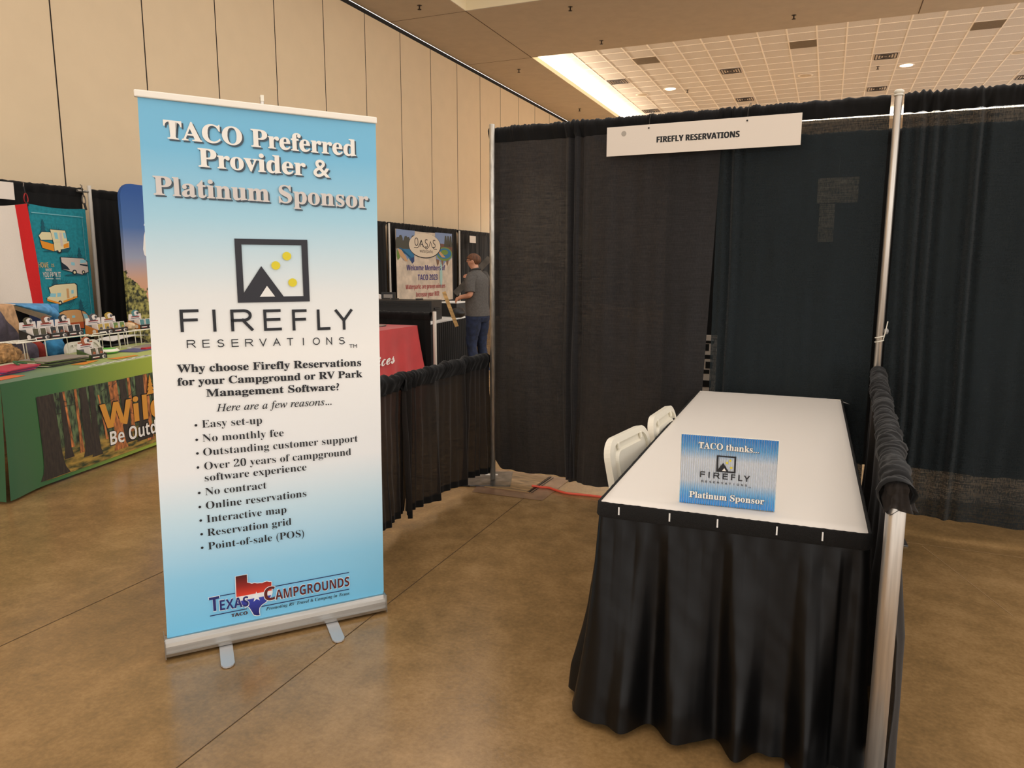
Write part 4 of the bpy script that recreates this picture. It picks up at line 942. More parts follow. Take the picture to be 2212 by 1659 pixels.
def forest_mat():
    m, nt, p = newmat('forest_print'); p.inputs['Roughness'].default_value = .6
    tc = N(nt, 'ShaderNodeTexCoord'); sp = N(nt, 'ShaderNodeSeparateXYZ'); nt.links.new(tc.outputs['Object'], sp.inputs[0])
    mp = N(nt, 'ShaderNodeMapping'); mp.inputs['Scale'].default_value = (3, 1, 1); nt.links.new(tc.outputs['Object'], mp.inputs[0])
    nz = N(nt, 'ShaderNodeTexNoise'); nz.inputs['Scale'].default_value = 14; nz.inputs['Detail'].default_value = 6; nt.links.new(mp.outputs[0], nz.inputs['Vector'])
    r = N(nt, 'ShaderNodeValToRGB'); r.color_ramp.elements[0].position = .40; r.color_ramp.elements[0].color = c4((22, 32, 22)); r.color_ramp.elements[1].position = .68; r.color_ramp.elements[1].color = c4((104, 128, 84)); nt.links.new(nz.outputs['Fac'], r.inputs[0])
    r2 = N(nt, 'ShaderNodeValToRGB'); r2.color_ramp.elements[0].position = .36; r2.color_ramp.elements[0].color = c4((42, 54, 22)); r2.color_ramp.elements[1].position = .64; r2.color_ramp.elements[1].color = c4((176, 142, 62))
    mp2 = N(nt, 'ShaderNodeMapping'); mp2.inputs['Scale'].default_value = (1, 1, 4); nt.links.new(tc.outputs['Object'], mp2.inputs[0])
    n2_ = N(nt, 'ShaderNodeTexNoise'); n2_.inputs['Scale'].default_value = 9; n2_.inputs['Detail'].default_value = 5; nt.links.new(mp2.outputs[0], n2_.inputs['Vector']); nt.links.new(n2_.outputs['Fac'], r2.inputs[0])
    mr = N(nt, 'ShaderNodeMapRange'); mr.inputs['From Min'].default_value = .19; mr.inputs['From Max'].default_value = .25; nt.links.new(sp.outputs[2], mr.inputs['Value'])
    mx = N(nt, 'ShaderNodeMix', data_type='RGBA'); nt.links.new(mr.outputs[0], mx.inputs[0]); nt.links.new(r2.outputs[0], mx.inputs[6]); nt.links.new(r.outputs[0], mx.inputs[7]); nt.links.new(mx.outputs[2], p.inputs['Base Color']); return m
M['forest'] = forest_mat()
M['trunk_dark'] = mat('dark_trunk_print', (44, 36, 28), .6, var=.3, scale=30, stretch=(2, 1, .5)); M['trunk_orange'] = mat('orange_trunk_print', (158, 96, 50), .6, var=.42, scale=26, stretch=(2, 1, .6)); flat('gold_print', (214, 148, 52), .5)
mb = MB()
def gfold(s, z, k=1.): return .010*k*n2(s*2.2, z*1.5, 80)*(1-z/GH)
def gfront(u, w):
    s = -.012+(GL+.02)*u; z = GH+(.018-GH)*w
    e = exp(-((s+.0)/.12)**2)*w**1.5
    return Vector((s-.10*e, -.012-.020*w+gfold(s, z)-.06*e, max(z, .006)))
mb.grid(gfront, 70, 30, 'green')
mb.grid(lambda u, w: Vector((-.012-.05*w*(.5+.5*sin(u*7))-(.10*exp(-(u*GD/.12)**2)*w**1.5), -.012-.020*w*(1-u)-(.06*exp(-(u*GD/.12)**2)*w**1.5)+GD*u, max(GH+(.018-GH)*w, .006))), 20, 24, 'green')
mb.grid(lambda u, w: Vector((GL+.01, GD*u, GH+(.018-GH)*w)), 10, 10, 'green'); mb.grid(lambda u, w: Vector((-.012+(GL+.02)*u, GD, GH+(.56-GH)*w)), 20, 6, 'green')
mb.grid(lambda u, w: Vector((-.012+(GL+.02)*u, -.012+(GD+.012)*w, GH)), 30, 10, 'green')
# printed forest picture, following the cloth
def on_front(s, z, lift):
    w = (GH-z)/(GH-.018); return Vector((s, -.012-.020*w+gfold(s, z)-lift, z))
S0, S1, Z0, Z1 = .255, 2.2, .045, .632
mb.grid(lambda u, w: on_front(S0+(S1-S0)*u, Z0+(Z1-Z0)*w, .003), 60, 20, 'forest')
def trunk(s, w0, w1, za, zb, k, lift, lean=0.):
    n_ = 12
    for i in range(n_):
        q0, q1 = i/n_, (i+1)/n_
        f_ = lambda q: (s+lean*q, (w1*(1-q)+w0*q)/2*(1+.6*exp(-q*12)))
        (c0, h0), (c1, h1) = f_(q0), f_(q1); a0 = za+(zb-za)*q0; a1 = za+(zb-za)*q1
        mb.quad(on_front(c0-h0, a0, lift), on_front(c0+h0, a0, lift), on_front(c1+h1, a1, lift), on_front(c1-h1, a1, lift), k)
trunk(.335, .15, .17, .05, .63, 'trunk_dark', .004, -.01); trunk(.475, .05, .06, .15, .63, 'trunk_dark', .0045); trunk(.52, .018, .02, .22, .63, 'trunk_orange', .0046, -.03)
trunk(.60, .022, .03, .16, .63, 'trunk_orange', .0048); trunk(.68, .07, .09, .12, .63, 'trunk_dark', .0047, -.01); trunk(.745, .045, .07, .10, .63, 'trunk_dark', .0049, .01); trunk(.86, .015, .02, .2, .55, 'trunk_orange', .0046, -.04)
trunk(1.00, .09, .10, .09, .63, 'trunk_orange', .0052, -.02); trunk(1.09, .07, .09, .12, .63, 'trunk_dark', .0050); trunk(1.16, .03, .04, .2, .63, 'trunk_orange', .0051); trunk(1.30, .12, .14, .10, .63, 'trunk_dark', .0052); trunk(1.36, .05, .06, .08, .63, 'trunk_orange', .0053); trunk(1.55, .10, .12, .10, .63, 'trunk_dark', .0052); trunk(1.8, .09, .1, .1, .63, 'trunk_orange', .0052)
for i in range(26):
    s = .4+1.1*R.random(); z = .3+.3*R.random(); L_ = .05+.08*R.random(); a = R.uniform(-.5, .5)
    mb.quad(on_front(s, z, .0056), on_front(s+L_, z+L_*a, .0056), on_front(s+L_, z+L_*a+.004, .0056), on_front(s, z+.006, .0056), 'trunk_dark')
for e, key, y in ((.008, 'black', .0075), (0, 'gold_print', .0085)):
    text(mb, 'Wild', .81-e, 1.57+e, .285-e, .255-e, .19+2*e, key, 'sansbold', .016 if e else .01, -.012-.030-y+.016)
    for i in range(4): mb.poly([(1.40-.055+.012*i-e, -.012-.030-y+.016-.0002*i, .46+.035*i-e), (1.40+.055-.012*i+e, -.012-.030-y+.016-.0002*i, .46+.035*i-e), (1.40, -.012-.030-y+.016-.0002*i, .46+.035*i+.06+e)], key)
for e, key, y in ((.006, 'black', .0075), (0, 'paper_white', .0085)):
    text(mb, 'Be Outdoors', .885-e, 1.74+e, .145-e, .115-e, .105+2*e, key, 'sansbold' if e else 'sansbold', .012 if e else .0, -.012-.034-y+.014)
tag(mb.build('printed_tablecloth', loc=GLOC, rot=(0, 0, GRZ)), 'green tablecloth printed with a forest picture and gold lettering', 'tablecloth')
def gp(x, y, z=0.): return TG @ Vector((x, y, z))
# low black table behind it for the cushions
b = MB(); b.box((2.32, 1.36, .655), (1.84, .56, .03), 'gap_table_dark'); 
for x in (1.45, 3.2):
    for y in (1.12, 1.6): b.tube([(x, y, 0), (x, y, .65)], .016, 'gap_table_dark', 8)
tag(b.build('side_table', loc=GLOC, rot=(0, 0, GRZ)), 'low dark table behind the green one carrying cushions', 'table')
# wire racks
def rack(lb, x0, x1, z, legs, basket=False):
    t = thing('wire_rack', lb, 'rack', gp(x0, .62, GH+.001), GRZ, 'white wire racks'); L_ = x1-x0; h = z-GH
    b = MB(); r = .004
    for y in (0, .045, .09, .135, .18): b.tube([(0, y, h), (L_, y, h)], .0055 if y in (0, .18) else .003, 'whiteplastic', 6)
    k = int(L_/.035)
    for i in range(k+1): b.tube([(L_*i/k, 0, h), (L_*i/k, .18, h)], .0022, 'whiteplastic', 5)
    for x in (0.02, ): b.tube([(x, 0, h+.018), (x+.17, 0, h+.018)], r, 'whiteplastic', 6); b.tube([(x, 0, h), (x, 0, h+.018)], r, 'whiteplastic', 6); b.tube([(x+.17, 0, h), (x+.17, 0, h+.018)], r, 'whiteplastic', 6)
    b.build('shelf', t)
    for x in legs:
        b = MB(); b.tube([(x, 0, h), (x+.012, 0, 0), (x+.012, .18, 0), (x, .18, h)], r, 'whiteplastic', 6); b.build('leg', t)
    return t
rack('white wire rack at the left of the green table holding three card boxes', .79, 1.53, .928, (.06, .27, .70))
rack('white wire rack at the right of the green table holding card boxes and a plush', 1.56, 2.46, .912, (.09, .34, .44, .55, .63, .86))
# boxes of playing cards
for k, c in (('cb_black', (22, 18, 18)), ('cb_orange', (192, 118, 44)), ('cb_green', (72, 92, 46)), ('cb_white', (226, 216, 208)), ('cb_red', (150, 40, 36)), ('cb_grey', (120, 124, 122)), ('cb_olive', (74, 70, 48)), ('cb_brown', (128, 72, 46)), ('cb_dark', (24, 30, 34)), ('cb_gold', (176, 146, 62)), ('cb_leaf', (96, 124, 62)), ('cb_teal', (76, 128, 130)), ('cb_navy', (34, 34, 78)), ('cb_rust', (160, 84, 48)), ('cb_slate', (72, 72, 78))): flat(k, c, .5)
def fan(b, x, z, w_, h, k, k2, y, T=None):
    pts = [(x+w_*.28*-1, z)]+[(x+w_*.5*cos(a)*1.0, z+h*.35+h*.65*sin(a)) for a in [pi-.45-(pi-.9)*i/8 for i in range(9)]]+[(x+w_*.28, z)]
    b.prism([p for p in pts], y, y+.002, k, T); b.prism([(x+(p[0]-x)*.6+w_*.12, z+h*.12+(p[1]-z)*.72) for p in pts], y-.001, y, k2, T)
def card_box(lb, x, y, z, W_, side, card, fanc, rz=0., toph='cb_white'):
    t = thing('playing_card_box', lb, 'box', gp(x, y, z), GRZ+rz, 'playing card display boxes'); D = .13
    b = MB()
    T0 = Matrix(((0, 1, 0, 0), (1, 0, 0, 0), (0, 0, 1, 0), (0, 0, 0, 1)))
    for xx in (0, W_-.003):
        b.add([(xx+dx, yy, zz) for dx in (0, .003) for yy, zz in ((0, 0), (D, 0), (D, .085), (.005, .04))], [(0, 1, 2, 3), (7, 6, 5, 4), (0, 4, 5, 1), (1, 5, 6, 2), (2, 6, 7, 3), (3, 7, 4, 0)], side)
    fan(b, 0, 0, .001, .001, side, side, 0)
    b.box((W_/2, .002, .02), (W_, .004, .040), 'cb_black'); b.box((W_/2, D-.002, .043), (W_, .004, .086), 'cb_grey'); b.box((W_/2, D/2, .002), (W_, D, .004), 'cb_black')
    b.box((W_*.30, -.0005, .020), (W_*.42, .001, .008), 'cb_white'); b.box((W_*.34, -.0008, .014), (W_*.30, .001, .005), 'cb_red')
    fan(b, W_*.80, .004, W_*.28, .026, 'cb_white', 'cb_slate', -.001)
    # emblem on the side panel
    b.add([(-.0008, D*.30+.018*cos(a), .026+.018*sin(a)) for a in [2*pi*i/12 for i in range(12)]], [tuple(range(12))], 'cb_white')
    b.build('tray', t)
    b = MB(); b.prism([(0, .078), (W_, .078), (W_*.96, .138), (W_*.04, .138)], D-.008, D-.005, 'cb_white'); b.box((W_/2, D-.0075, .133), (W_*.9, .002, .012), toph)
    b.box((W_*.52, D-.0086, .112), (W_*.62, .001, .009), 'cb_red'); b.box((W_*.5, D-.0086, .098), (W_*.6, .001, .005), 'cb_slate'); b.box((W_*.84, D-.0086, .086), (W_*.14, .001, .005), 'cb_black')
    fan(b, W_*.5, .116, W_*.62, .062, fanc, 'cb_white', D-.012); fan(b, W_*.62, .128, W_*.30, .036, 'cb_white', 'cb_slate', D-.0145); b.build('header_card', t)
    for j in range(2):
        x0 = W_*(.10+.44*j); b = MB()
        Tc = Matrix.Translation((x0, .012, .012)) @ Matrix.Rotation(radians(-8), 4, 'X')
        b.prism([(0, 0), (W_*.38, 0), (W_*.38, .082), (0, .082)], 0, .055, 'cb_white', Tc); b.prism([(W_*.04, .028), (W_*.34, .028), (W_*.34, .078), (W_*.04, .078)], -.001, 0, card, Tc); b.prism([(W_*.10, .032), (W_*.28, .030), (W_*.30, .046), (W_*.18, .052)], -.002, -.001, fanc, Tc); b.build('card_pack', t)
    return t
zl = .932
card_box('dark olive playing card box, leftmost on the left wire rack', .975, .64, zl, .168, 'cb_black', 'cb_olive', 'cb_olive')
card_box('brown playing card box in the middle of the left wire rack', 1.150, .64, zl, .178, 'cb_rust', 'cb_dark', 'cb_brown')
card_box('black playing card box at the right end of the left wire rack', 1.335, .64, zl, .170, 'cb_rust', 'cb_dark', 'cb_dark')
card_box('orange sided playing card box with olive cards on the right wire rack', 1.675, .64, .916, .185, 'cb_orange', 'cb_gold', 'cb_slate')
card_box('playing card box with gold and green cards on the right wire rack', 1.868, .64, .916, .185, 'cb_rust', 'cb_leaf', 'cb_gold')
card_box('orange sided playing card box with teal cards beside the tall banner edge', 2.245, .655, .916, .185, 'cb_orange', 'cb_teal', 'cb_teal')
card_box('green sided playing card box standing alone near the front of the green table', 1.165, .30, GH+.001, .178, 'cb_green', 'cb_olive', 'cb_rust', 0, 'cb_rust')
# soft goods
def pillow(name, lb, cat, c, r, key, e=.55, rz=0., noise=0., group=None, n=28, fr=8):
    b = MB()
    def sg(v, p): return math.copysign(abs(v)**p, v)
    vs = []; fs = []; m_ = n//2+1
    for i in range(n):
        for j in range(m_):
            a = 2*pi*i/n; q = -pi/2+pi*j/(m_-1)
            x = sg(cos(q), .8)*sg(cos(a), e); z = sg(cos(q), .8)*sg(sin(a), e); y = sg(sin(q), 1.)
            k = 1+noise*n2(a*fr/2+j, q*fr, 90)
            vs.append((r[0]*x*k, r[1]*y*k, r[2]*z*k+r[2]))
    for i in range(n):
        for j in range(m_-1):
            A_ = i*m_+j; B_ = ((i+1) % n)*m_+j; fs.append((A_, B_, B_+1, A_+1))
    b.add(vs, fs, key, True)
    return tag(b.build(name, loc=gp(*c), rot=(0, 0, GRZ+rz)), lb, cat, group)
M['greyplush'] = mat('grey_purple_plush', (84, 76, 88), .95, var=.2, scale=14, bump=.5); M['redplush'] = mat('red_plush', (140, 44, 34), .95, var=.15, scale=14, bump=.5); M['blueplush'] = mat('blue_plush', (58, 132, 178), .95, var=.15, scale=14, bump=.5)
M['fleece'] = mat('blue_fleece', (84, 144, 190), .95, var=.15, scale=16, bump=.5); M['sherpa'] = mat('cream_sherpa', (224, 208, 184), .95, bump=.6, scale=60); M['tanplush'] = mat('tan_plush', (190, 150, 112), .95, var=.15, scale=20, bump=.5)
M['fur'] = mat('brown_fur', (142, 108, 68), .95, var=.35, scale=40, stretch=(1, 1, .25), bump=.8); M['beige'] = mat('beige_plush', (196, 170, 136), .95, var=.2, scale=30, bump=.5); flat('orangeflag', (226, 138, 40), .6); flat('lime', (92, 176, 66), .5)
flat('multi_blue', (48, 86, 170), .9)
zc = .671
pillow('cushion', 'dark grey plush cushion seen under the left wire rack', 'cushion', (1.48, 1.20, zc), (.10, .07, .09), 'greyplush', .6, 0, .04, 'cushions behind the table')
pillow('cushion', 'dark red cushion beside the grey one under the left rack', 'cushion', (1.615, 1.22, zc), (.055, .07, .088), 'redplush', .6, 0, .03, 'cushions behind the table')
pillow('cushion', 'light blue plush cushion under the middle of the left rack', 'cushion', (1.80, 1.22, zc), (.10, .08, .09), 'blueplush', .6, 0, .04, 'cushions behind the table')
pillow('plush_ball', 'blue and orange plush between the red and light blue cushions', 'toy', (1.69, 1.30, zc), (.04, .05, .05), 'multi_blue', .9, 0, .05)
pillow('plush_ball', 'round orange plush above the blue one under the left rack', 'toy', (1.70, 1.30, zc+.098), (.035, .04, .04), 'orangeflag', .95, 0, .05)
def blanket():
    b = MB()
    def f(u, w):
        x0 = .82; x1 = 1.20+.20*min(1, w/.62)
        x = x0+(x1-x0)*u; zt = 1.21-.02*u; z = zt+(.01-zt)*w
        return Vector((x, 1.02-.05*sin(pi*min(1, u*1.1))+.012*n2(u*6, w*8, 91)-.0*w, z))
    kf = lambda u, w: 'greyplush' if -.10 < (u*.48-w*1.2) < .20 and w < .34 else 'tanplush'
    b.grid(f, 150, 260, 'tanplush', keyfn=kf)
    b.grid(lambda u, w: f(u, w)+Vector((0, .09, 0)), 20, 20, 'tanplush')
    b.grid(lambda u, w: f(1, w)+Vector((.015*sin(pi*u), .09*u, 0)), 8, 40, 'tanplush'); b.grid(lambda u, w: f(u, 0)+Vector((0, .09*w, .015*sin(pi*w))), 20, 8, 'tanplush')
    return b.build('striped_blanket', loc=GLOC, rot=(0, 0, GRZ))
tag(blanket(), 'tan plush blanket with a wide grey stripe at the left edge', 'blanket')
b = MB()
def fl(u, w):
    x = 1.38+.52*u; top = 1.20-.03*u; bot = 1.175-.19*u; 
    if u > .92: top -= (u-.92)*.9; bot -= .25*(u-.92)
    return Vector((x, 1.28-.10*sin(pi*w)+.02*n2(u*5, w*3, 93), top+(bot-top)*w))
b.grid(fl, 40, 16, 'fleece', keyfn=lambda u, w: 'sherpa' if w > .70 and u < .80 else 'fleece')
b.grid(lambda u, w: Vector((1.84+.07*u+.015*n1(w*5, 94), 1.22+.05*sin(pi*u), 1.17-.50*w)), 10, 26, 'fleece'); b.grid(lambda u, w: Vector((1.78+.06*u, 1.22+.06*u, 1.15-.48*w)), 6, 12, 'fleece')
b.tube([(1.86, 1.30, .67), (1.86, 1.30, 1.16)], .02, 'gap_table_dark', 8)
tag(b.build('fleece_blanket', loc=GLOC, rot=(0, 0, GRZ)), 'light blue fleece with cream lining hanging above the card boxes', 'blanket')
b = MB(); b.blob((0, 0, .085), (.115, .12, .082), 'fur', 96, lambda q: 1+.10*n2(q[0]*6+3, q[2]*3+q[1]*5, 95)+.07*n2(q[0]*26+q[1]*20, q[2]*7, 96))
tag(b.build('fur_cushion', loc=gp(.735, .70, GH+.001), rot=(0, 0, GRZ)), 'shaggy brown fur lying at the left end of the green table', 'cushion')
pillow('plush_animal', 'small beige plush lying between card boxes on the right wire rack', 'toy', (2.135, .70, .917), (.062, .06, .036), 'beige', .9, 0, .10)
b = MB(); b.lathe([(0, .0), (.09, .004), (.105, .02), (.08, .042), (0, .05)], 'lime', 24); b.lathe([(.105, .018), (.11, .022), (.09, .040), (.085, .042)], 'whiteplastic', 24)
tag(b.build('green_disc', loc=gp(1.60, .52, GH+.001)), 'bright green disc with white rim right of the lone card box', 'toy')
o = dup(ch, gp(1.93, 1.0, 0), GRZ+pi, 'white plastic folding chair behind the green table')
if 'group' in o: del o['group']
# bags, brochures and small prints
def flatpile(name, lb, cat, group, items):
    for k, (x, y, z, w_, d, h, key, rz) in enumerate(items):
        b = MB(); b.box((0, 0, h/2), (w_, d, h), key); o = b.build(name, loc=gp(x, y, z), rot=(0, 0, GRZ+rz), bevel=min(.001, h/4)); tag(o, lb[k] if isinstance(lb, list) else lb, cat, group)
for k, c in (('mg_pink', (196, 52, 84)), ('mg_purple', (82, 50, 112)), ('mg_dark', (36, 40, 30)), ('mg_green', (92, 112, 52)), ('mg_cream', (206, 198, 170)), ('mg_grey', (150, 140, 130)), ('bag_green', (46, 96, 58)), ('mg_blue', (92, 92, 138)), ('mg_red', (190, 40, 52)), ('mg_white', (226, 224, 218)), ('mg_or', (226, 110, 60))): flat(k, c, .45)
z = GH+.001; it = []; ks = ['mg_purple', 'mg_pink', 'mg_purple', 'mg_pink', 'mg_pink']
for i, k in enumerate(ks): it.append((.42+.012*i, .40-.006*i, z, .34, .22, .007, k, .05+.03*i)); z += .0072
flatpile('brochure', ['purple brochure at the bottom of the pink stack', 'pink brochure second from the bottom of the stack', 'purple brochure in the middle of the pink stack', 'pink brochure second from the top of the stack', 'pink brochure on top of the stack at the left'], 'brochure', 'pink and purple brochures', it)
z = GH+.001; it = []; ks = ['mg_dark', 'mg_cream', 'mg_dark', 'mg_green', 'mg_dark', 'mg_cream', 'mg_green', 'mg_grey']; lbs = []
for i, k in enumerate(ks):
    it.append((.90+.02*R.uniform(-1, 1), .42+.02*R.uniform(-1, 1), z, .40, .26, .006, k, R.uniform(-.12, .12))); z += .0062
flatpile('magazine', ['magazine in the fanned green and cream stack, level %s' % w_ for w_ in ('at the very bottom', 'second from bottom', 'third from bottom', 'fourth from bottom', 'fourth from top', 'third from top', 'second from top', 'on the very top')], 'magazine', 'fanned magazine stack', it)
t = thing('tote_bag', 'flat green tote bags with handles lying behind the pink brochures', 'bag', gp(.70, .47, GH+.001), GRZ)
b = MB()
for i in range(4): b.box((0, .01*i, .004+.008*i), (.30, .22, .006), 'bag_green' if i % 2 == 0 else 'mg_cream', rot=(0, 0, .06*i))
b.build('bag_body', t)
for x in (-.09, .07): b = MB(); b.tube(curve_pts([(x-.05, -.08, .035), (x-.03, -.02, .055), (x+.02, .02, .05), (x+.05, -.05, .035)], 5), .008, 'bag_green', 6); b.build('handle', t)
flatpile('leaflet', ['orange and white leaflet at the front left of the green table', 'white leaflet just behind the orange one at the left'], 'leaflet', None, [(.22, .17, GH+.001, .22, .10, .004, 'mg_or', .1), (.45, .62, GH+.001, .25, .14, .004, 'mg_white', .2)])
for i, (x, y, rz) in enumerate(((1.02, .22, .2), (1.38, .17, -.1))):
    b = MB(); b.prism([(-.13, -.05), (.13, -.02), (.13, .02), (-.13, .05)], 0, .002, 'orangeflag', Matrix.Rotation(pi/2, 4, 'X')); tag(b.build('paper_pennant', loc=gp(x, y, GH+.003), rot=(0, 0, GRZ+rz)), ('orange paper pennant lying left of the lone card box', 'orange paper pennant lying right of the lone card box')[i], 'paper')
for i in range(8):
    b = MB(); b.box((0, 0, .0015), (.085, .05, .003), 'mg_white'); b.box((.0, 0, .0032), (.05, .02, .0005), 'mg_dark'); tag(b.build('small_card', loc=gp(.82+.115*i, .055+.008*n1(i*1.7, 97), GH+.001), rot=(0, 0, GRZ+.25*n1(i*2.1, 98))), 'small white card in the row along the front edge of the green table', 'card', 'row of small white cards')
it = [(1.86, .42, GH+.001, .30, .20, .008, 'mg_blue', .1), (2.05, .46, GH+.001, .20, .26, .010, 'mg_white', -.1), (1.93, .36, GH+.010, .12, .05, .012, 'mg_red', 0), (2.10, .48, GH+.012, .26, .18, .005, 'mg_grey', .15)]
flatpile('brochure', ['blue brochure pile under the right wire rack', 'white brochure pile under the right wire rack', 'small red packet lying before the right wire rack', 'pale leaflet atop the white pile under the right rack'], 'brochure', None, it)
b = MB(); b.blob((2.72, 1.28, zc+.055), (.34, .17, .055), 'cable', 24, lambda q: 1+.08*n2(q[0]*4, q[1]*4+q[2], 99)); tag(b.build('black_bag', loc=GLOC, rot=(0, 0, GRZ)), 'black bag behind the right wire rack under white papers', 'bag')
b = MB(); b.grid(lambda u, w: Vector((2.42+.62*u, 1.10+.22*w, zc+.108+.022*sin(pi*u)+.006*n2(u*6, w*4, 100))), 24, 8, 'paper_white'); b.grid(lambda u, w: Vector((2.42+.62*u, 1.10+.22*w, zc+.105+.022*sin(pi*u)+.006*n2(u*6, w*4, 100))), 24, 8, 'paper_white'); tag(b.build('paper_sheets', loc=GLOC, rot=(0, 0, GRZ)), 'white paper sheets lying over the black bag', 'paper')

# ------------------------------------------------------------------ red table, low rail, waterpark booth
RLOC = (-2.765, 3.50, 0)
M['redtable'] = mat('red_table_cloth', (184, 46, 46), .7, var=.05, scale=4, sheen=.2)
mb = MB(); L_ = 1.83
def rfold(s, w): return (.018*sin(s*9+.5)+.014*sin(s*21+1)+.01*n2(s*5, w*2, 101))*w
def rcorner(d): return exp(-(d/.10)**2)
mb.grid(lambda u, w: Vector((.012+.03*w+rfold(u*L_, w)+.05*rcorner(u*L_)*w**1.2, -L_*u+.07*rcorner(u*L_)*w**1.2, .76+(.02-.76)*w)), 70, 16, 'redtable')
mb.grid(lambda u, w: Vector((.012+.03*w-.76*u+.05*rcorner(u*.76)*w**1.2, .012+.02*w+.01*sin(u*18)*w+.07*rcorner(u*.76)*w**1.2, .76+(.02-.76)*w)), 30, 16, 'redtable')
mb.grid(lambda u, w: Vector((.012-.76*u, .012-(L_+.012)*w, .76)), 6, 8, 'redtable'); mb.grid(lambda u, w: Vector((-.75, -L_*u, .76+(.02-.76)*w)), 6, 6, 'redtable'); mb.grid(lambda u, w: Vector((.012-.76*u, -L_, .76+(.02-.76)*w)), 6, 6, 'redtable')
TRs = Matrix.Translation((.070, 0, 0)) @ Matrix.Rotation(pi/2, 4, 'Z')
text(mb, 'Services', -1.55, -.635, .34, .36, .15, 'paper_white', 'script', .01, 0, 0, TRs)
tag(mb.build('red_tablecloth', loc=RLOC, rot=(0, 0, .03)), 'red cloth table beyond the low rail with white script lettering', 'tablecloth')
for i, (y, k) in enumerate(((3.12, 'mg_dark'), (3.16, 'mg_grey'))):
    b = MB(); b.box((0, 0, .004), (.16, .22, .008), k); tag(b.build('brochure', loc=(-3.12, y, .7615+.0085*i), rot=(0, 0, .2*i)), ('dark brochure lying on the red table', 'grey brochure lying atop the dark one on the red table')[i], 'brochure')
TRAIL = Matrix.Translation((-2.60, 3.64, 0)) @ Matrix.Rotation(pi+.035, 4, 'Z')
drape('rail_curtain', 'low black rail drape behind the red table', .03, 2.5, .925, .06, 'drape_far', TRAIL, 51, 'far side rail drape', amp=.03, freq=4, res=.02)
upright('short white rail post right of the red table', (-2.575, 3.64, 0), .935, .024, 'whitepole', 'rail posts', .36, .1, name='rail_post')
# skirted table of the waterpark booth
mb = MB(); OT = [(-2.78, 3.80), (-3.00, 5.30), (-4.50, 5.15), (-4.50, 3.80)]
mb.add([(x, y, z) for z in (.735, .762) for x, y in OT], [(3, 2, 1, 0), (4, 5, 6, 7), (0, 1, 5, 4), (1, 2, 6, 5), (2, 3, 7, 6), (3, 0, 4, 7)], 'paper_white')
def osk(a, c, n_=90):
    a = Vector((*a, 0)); c = Vector((*c, 0)); t_ = (c-a).normalized(); nn_ = Vector((t_.y, -t_.x, 0)); L2 = (c-a).length
    mb.grid(lambda u, w: a+(c-a)*u+nn_*(.006+.010*sin(u*L2*80)*(.5+.5*w)+.01*w)+Vector((0, 0, .742-.72*w)), n_, 6, 'drape_far')
osk(OT[0], OT[1]); osk(OT[3], OT[0], 60)
tag(mb.build('skirted_table', ), 'black skirted table with a white top beside the man', 'table')
t = thing('hard_case', 'black ribbed hard case lying on the skirted table', 'case', (-3.00, 4.42, .763), pi+.16)
flat('caseblack', (30, 29, 29), .5); flat('casemetal', (60, 58, 56), .4, metal=.5)
b = MB(); b.box((.62, 0, .14), (1.24, .40, .27), 'caseblack')
for z in (.06, .09, .185, .205, .225, .245): b.box((.62, .202, z), (1.18, .010, .008), 'caseblack')
b.build('case_body', t, bevel=.018)
for x in (.25, .62, 1.0): b = MB(); b.box((x, .02, .285), (.09, .06, .022), 'casemetal'); b.build('latch', t)
b = MB(); b.tube([(-.005, -.10, .16), (-.03, -.06, .16), (-.03, .06, .16), (-.005, .10, .16)], .012, 'caseblack', 8); b.build('handle', t)
b = MB(); b.box((0, 0, .045), (.20, .05, .09), 'caseblack'); b.box((.0, -.0255, .035), (.13, .002, .05), 'mg_grey'); tag(b.build('small_device', loc=(-3.80, 4.42, 1.047), rot=(0, 0, .35)), 'small black device with a pale slip standing on the case', 'device')
b = MB(); b.box((0, 0, .03), (.12, .004, .07), 'cb_white', rot=(-.5, .25, 0)); tag(b.build('paper_slip', loc=(-4.0, 4.45, 1.046), rot=(0, 0, .4)), 'cream paper slip leaning beside the small black device', 'paper')
M['wood'] = mat('pale_plank_wood', (196, 156, 96), .6, var=.15, scale=8, stretch=(1, 1, 8)); M['greywood'] = mat('weathered_board', (84, 78, 70), .7, var=.2, scale=10)
def plank(name, lb, a, c, w_, d, key, side):
    a = Vector(a); c = Vector(c); t_ = (c-a).normalized(); s_ = Vector(side); s_ = (s_-t_*s_.dot(t_)).normalized(); n_ = t_.cross(s_)
    b = MB(); vs = [p+s_*sx*w_/2+n_*sy*d/2 for p in (a, c) for sx, sy in ((-1, -1), (1, -1), (1, 1), (-1, 1))]
    ks = key if isinstance(key, list) else [key]
    for i, k in enumerate(ks):
        q0 = a+(c-a)*i/len(ks); q1 = a+(c-a)*(i+1)/len(ks)
        vs = [p+s_*sx*w_/2+n_*sy*d/2 for p in (q0, q1) for sx, sy in ((-1, -1), (1, -1), (1, 1), (-1, 1))]
        b.add(vs, [(3, 2, 1, 0), (4, 5, 6, 7), (0, 1, 5, 4), (1, 2, 6, 5), (2, 3, 7, 6), (3, 0, 4, 7)], k)
    return b.build(name)
tag(plank('wooden_plank', '', (-2.825, 4.32, 1.16), (-2.625, 4.32, .69), .05, .02, 'wood', (.9, .42, 0)), 'narrow pale wooden plank leaning against the black case', 'plank')
for x, y, z, k, lb in ((-2.98, 5.0, .763, 'caseblack', 'black bundle on the skirted table behind the plank'),): b = MB(); b.blob((0, 0, .07), (.10, .14, .07), k, 16, lambda q: 1+.15*n2(q[0]*4, q[1]*4, 102)); tag(b.build('cloth_bundle', loc=(x, y, z)), lb, 'bundle')
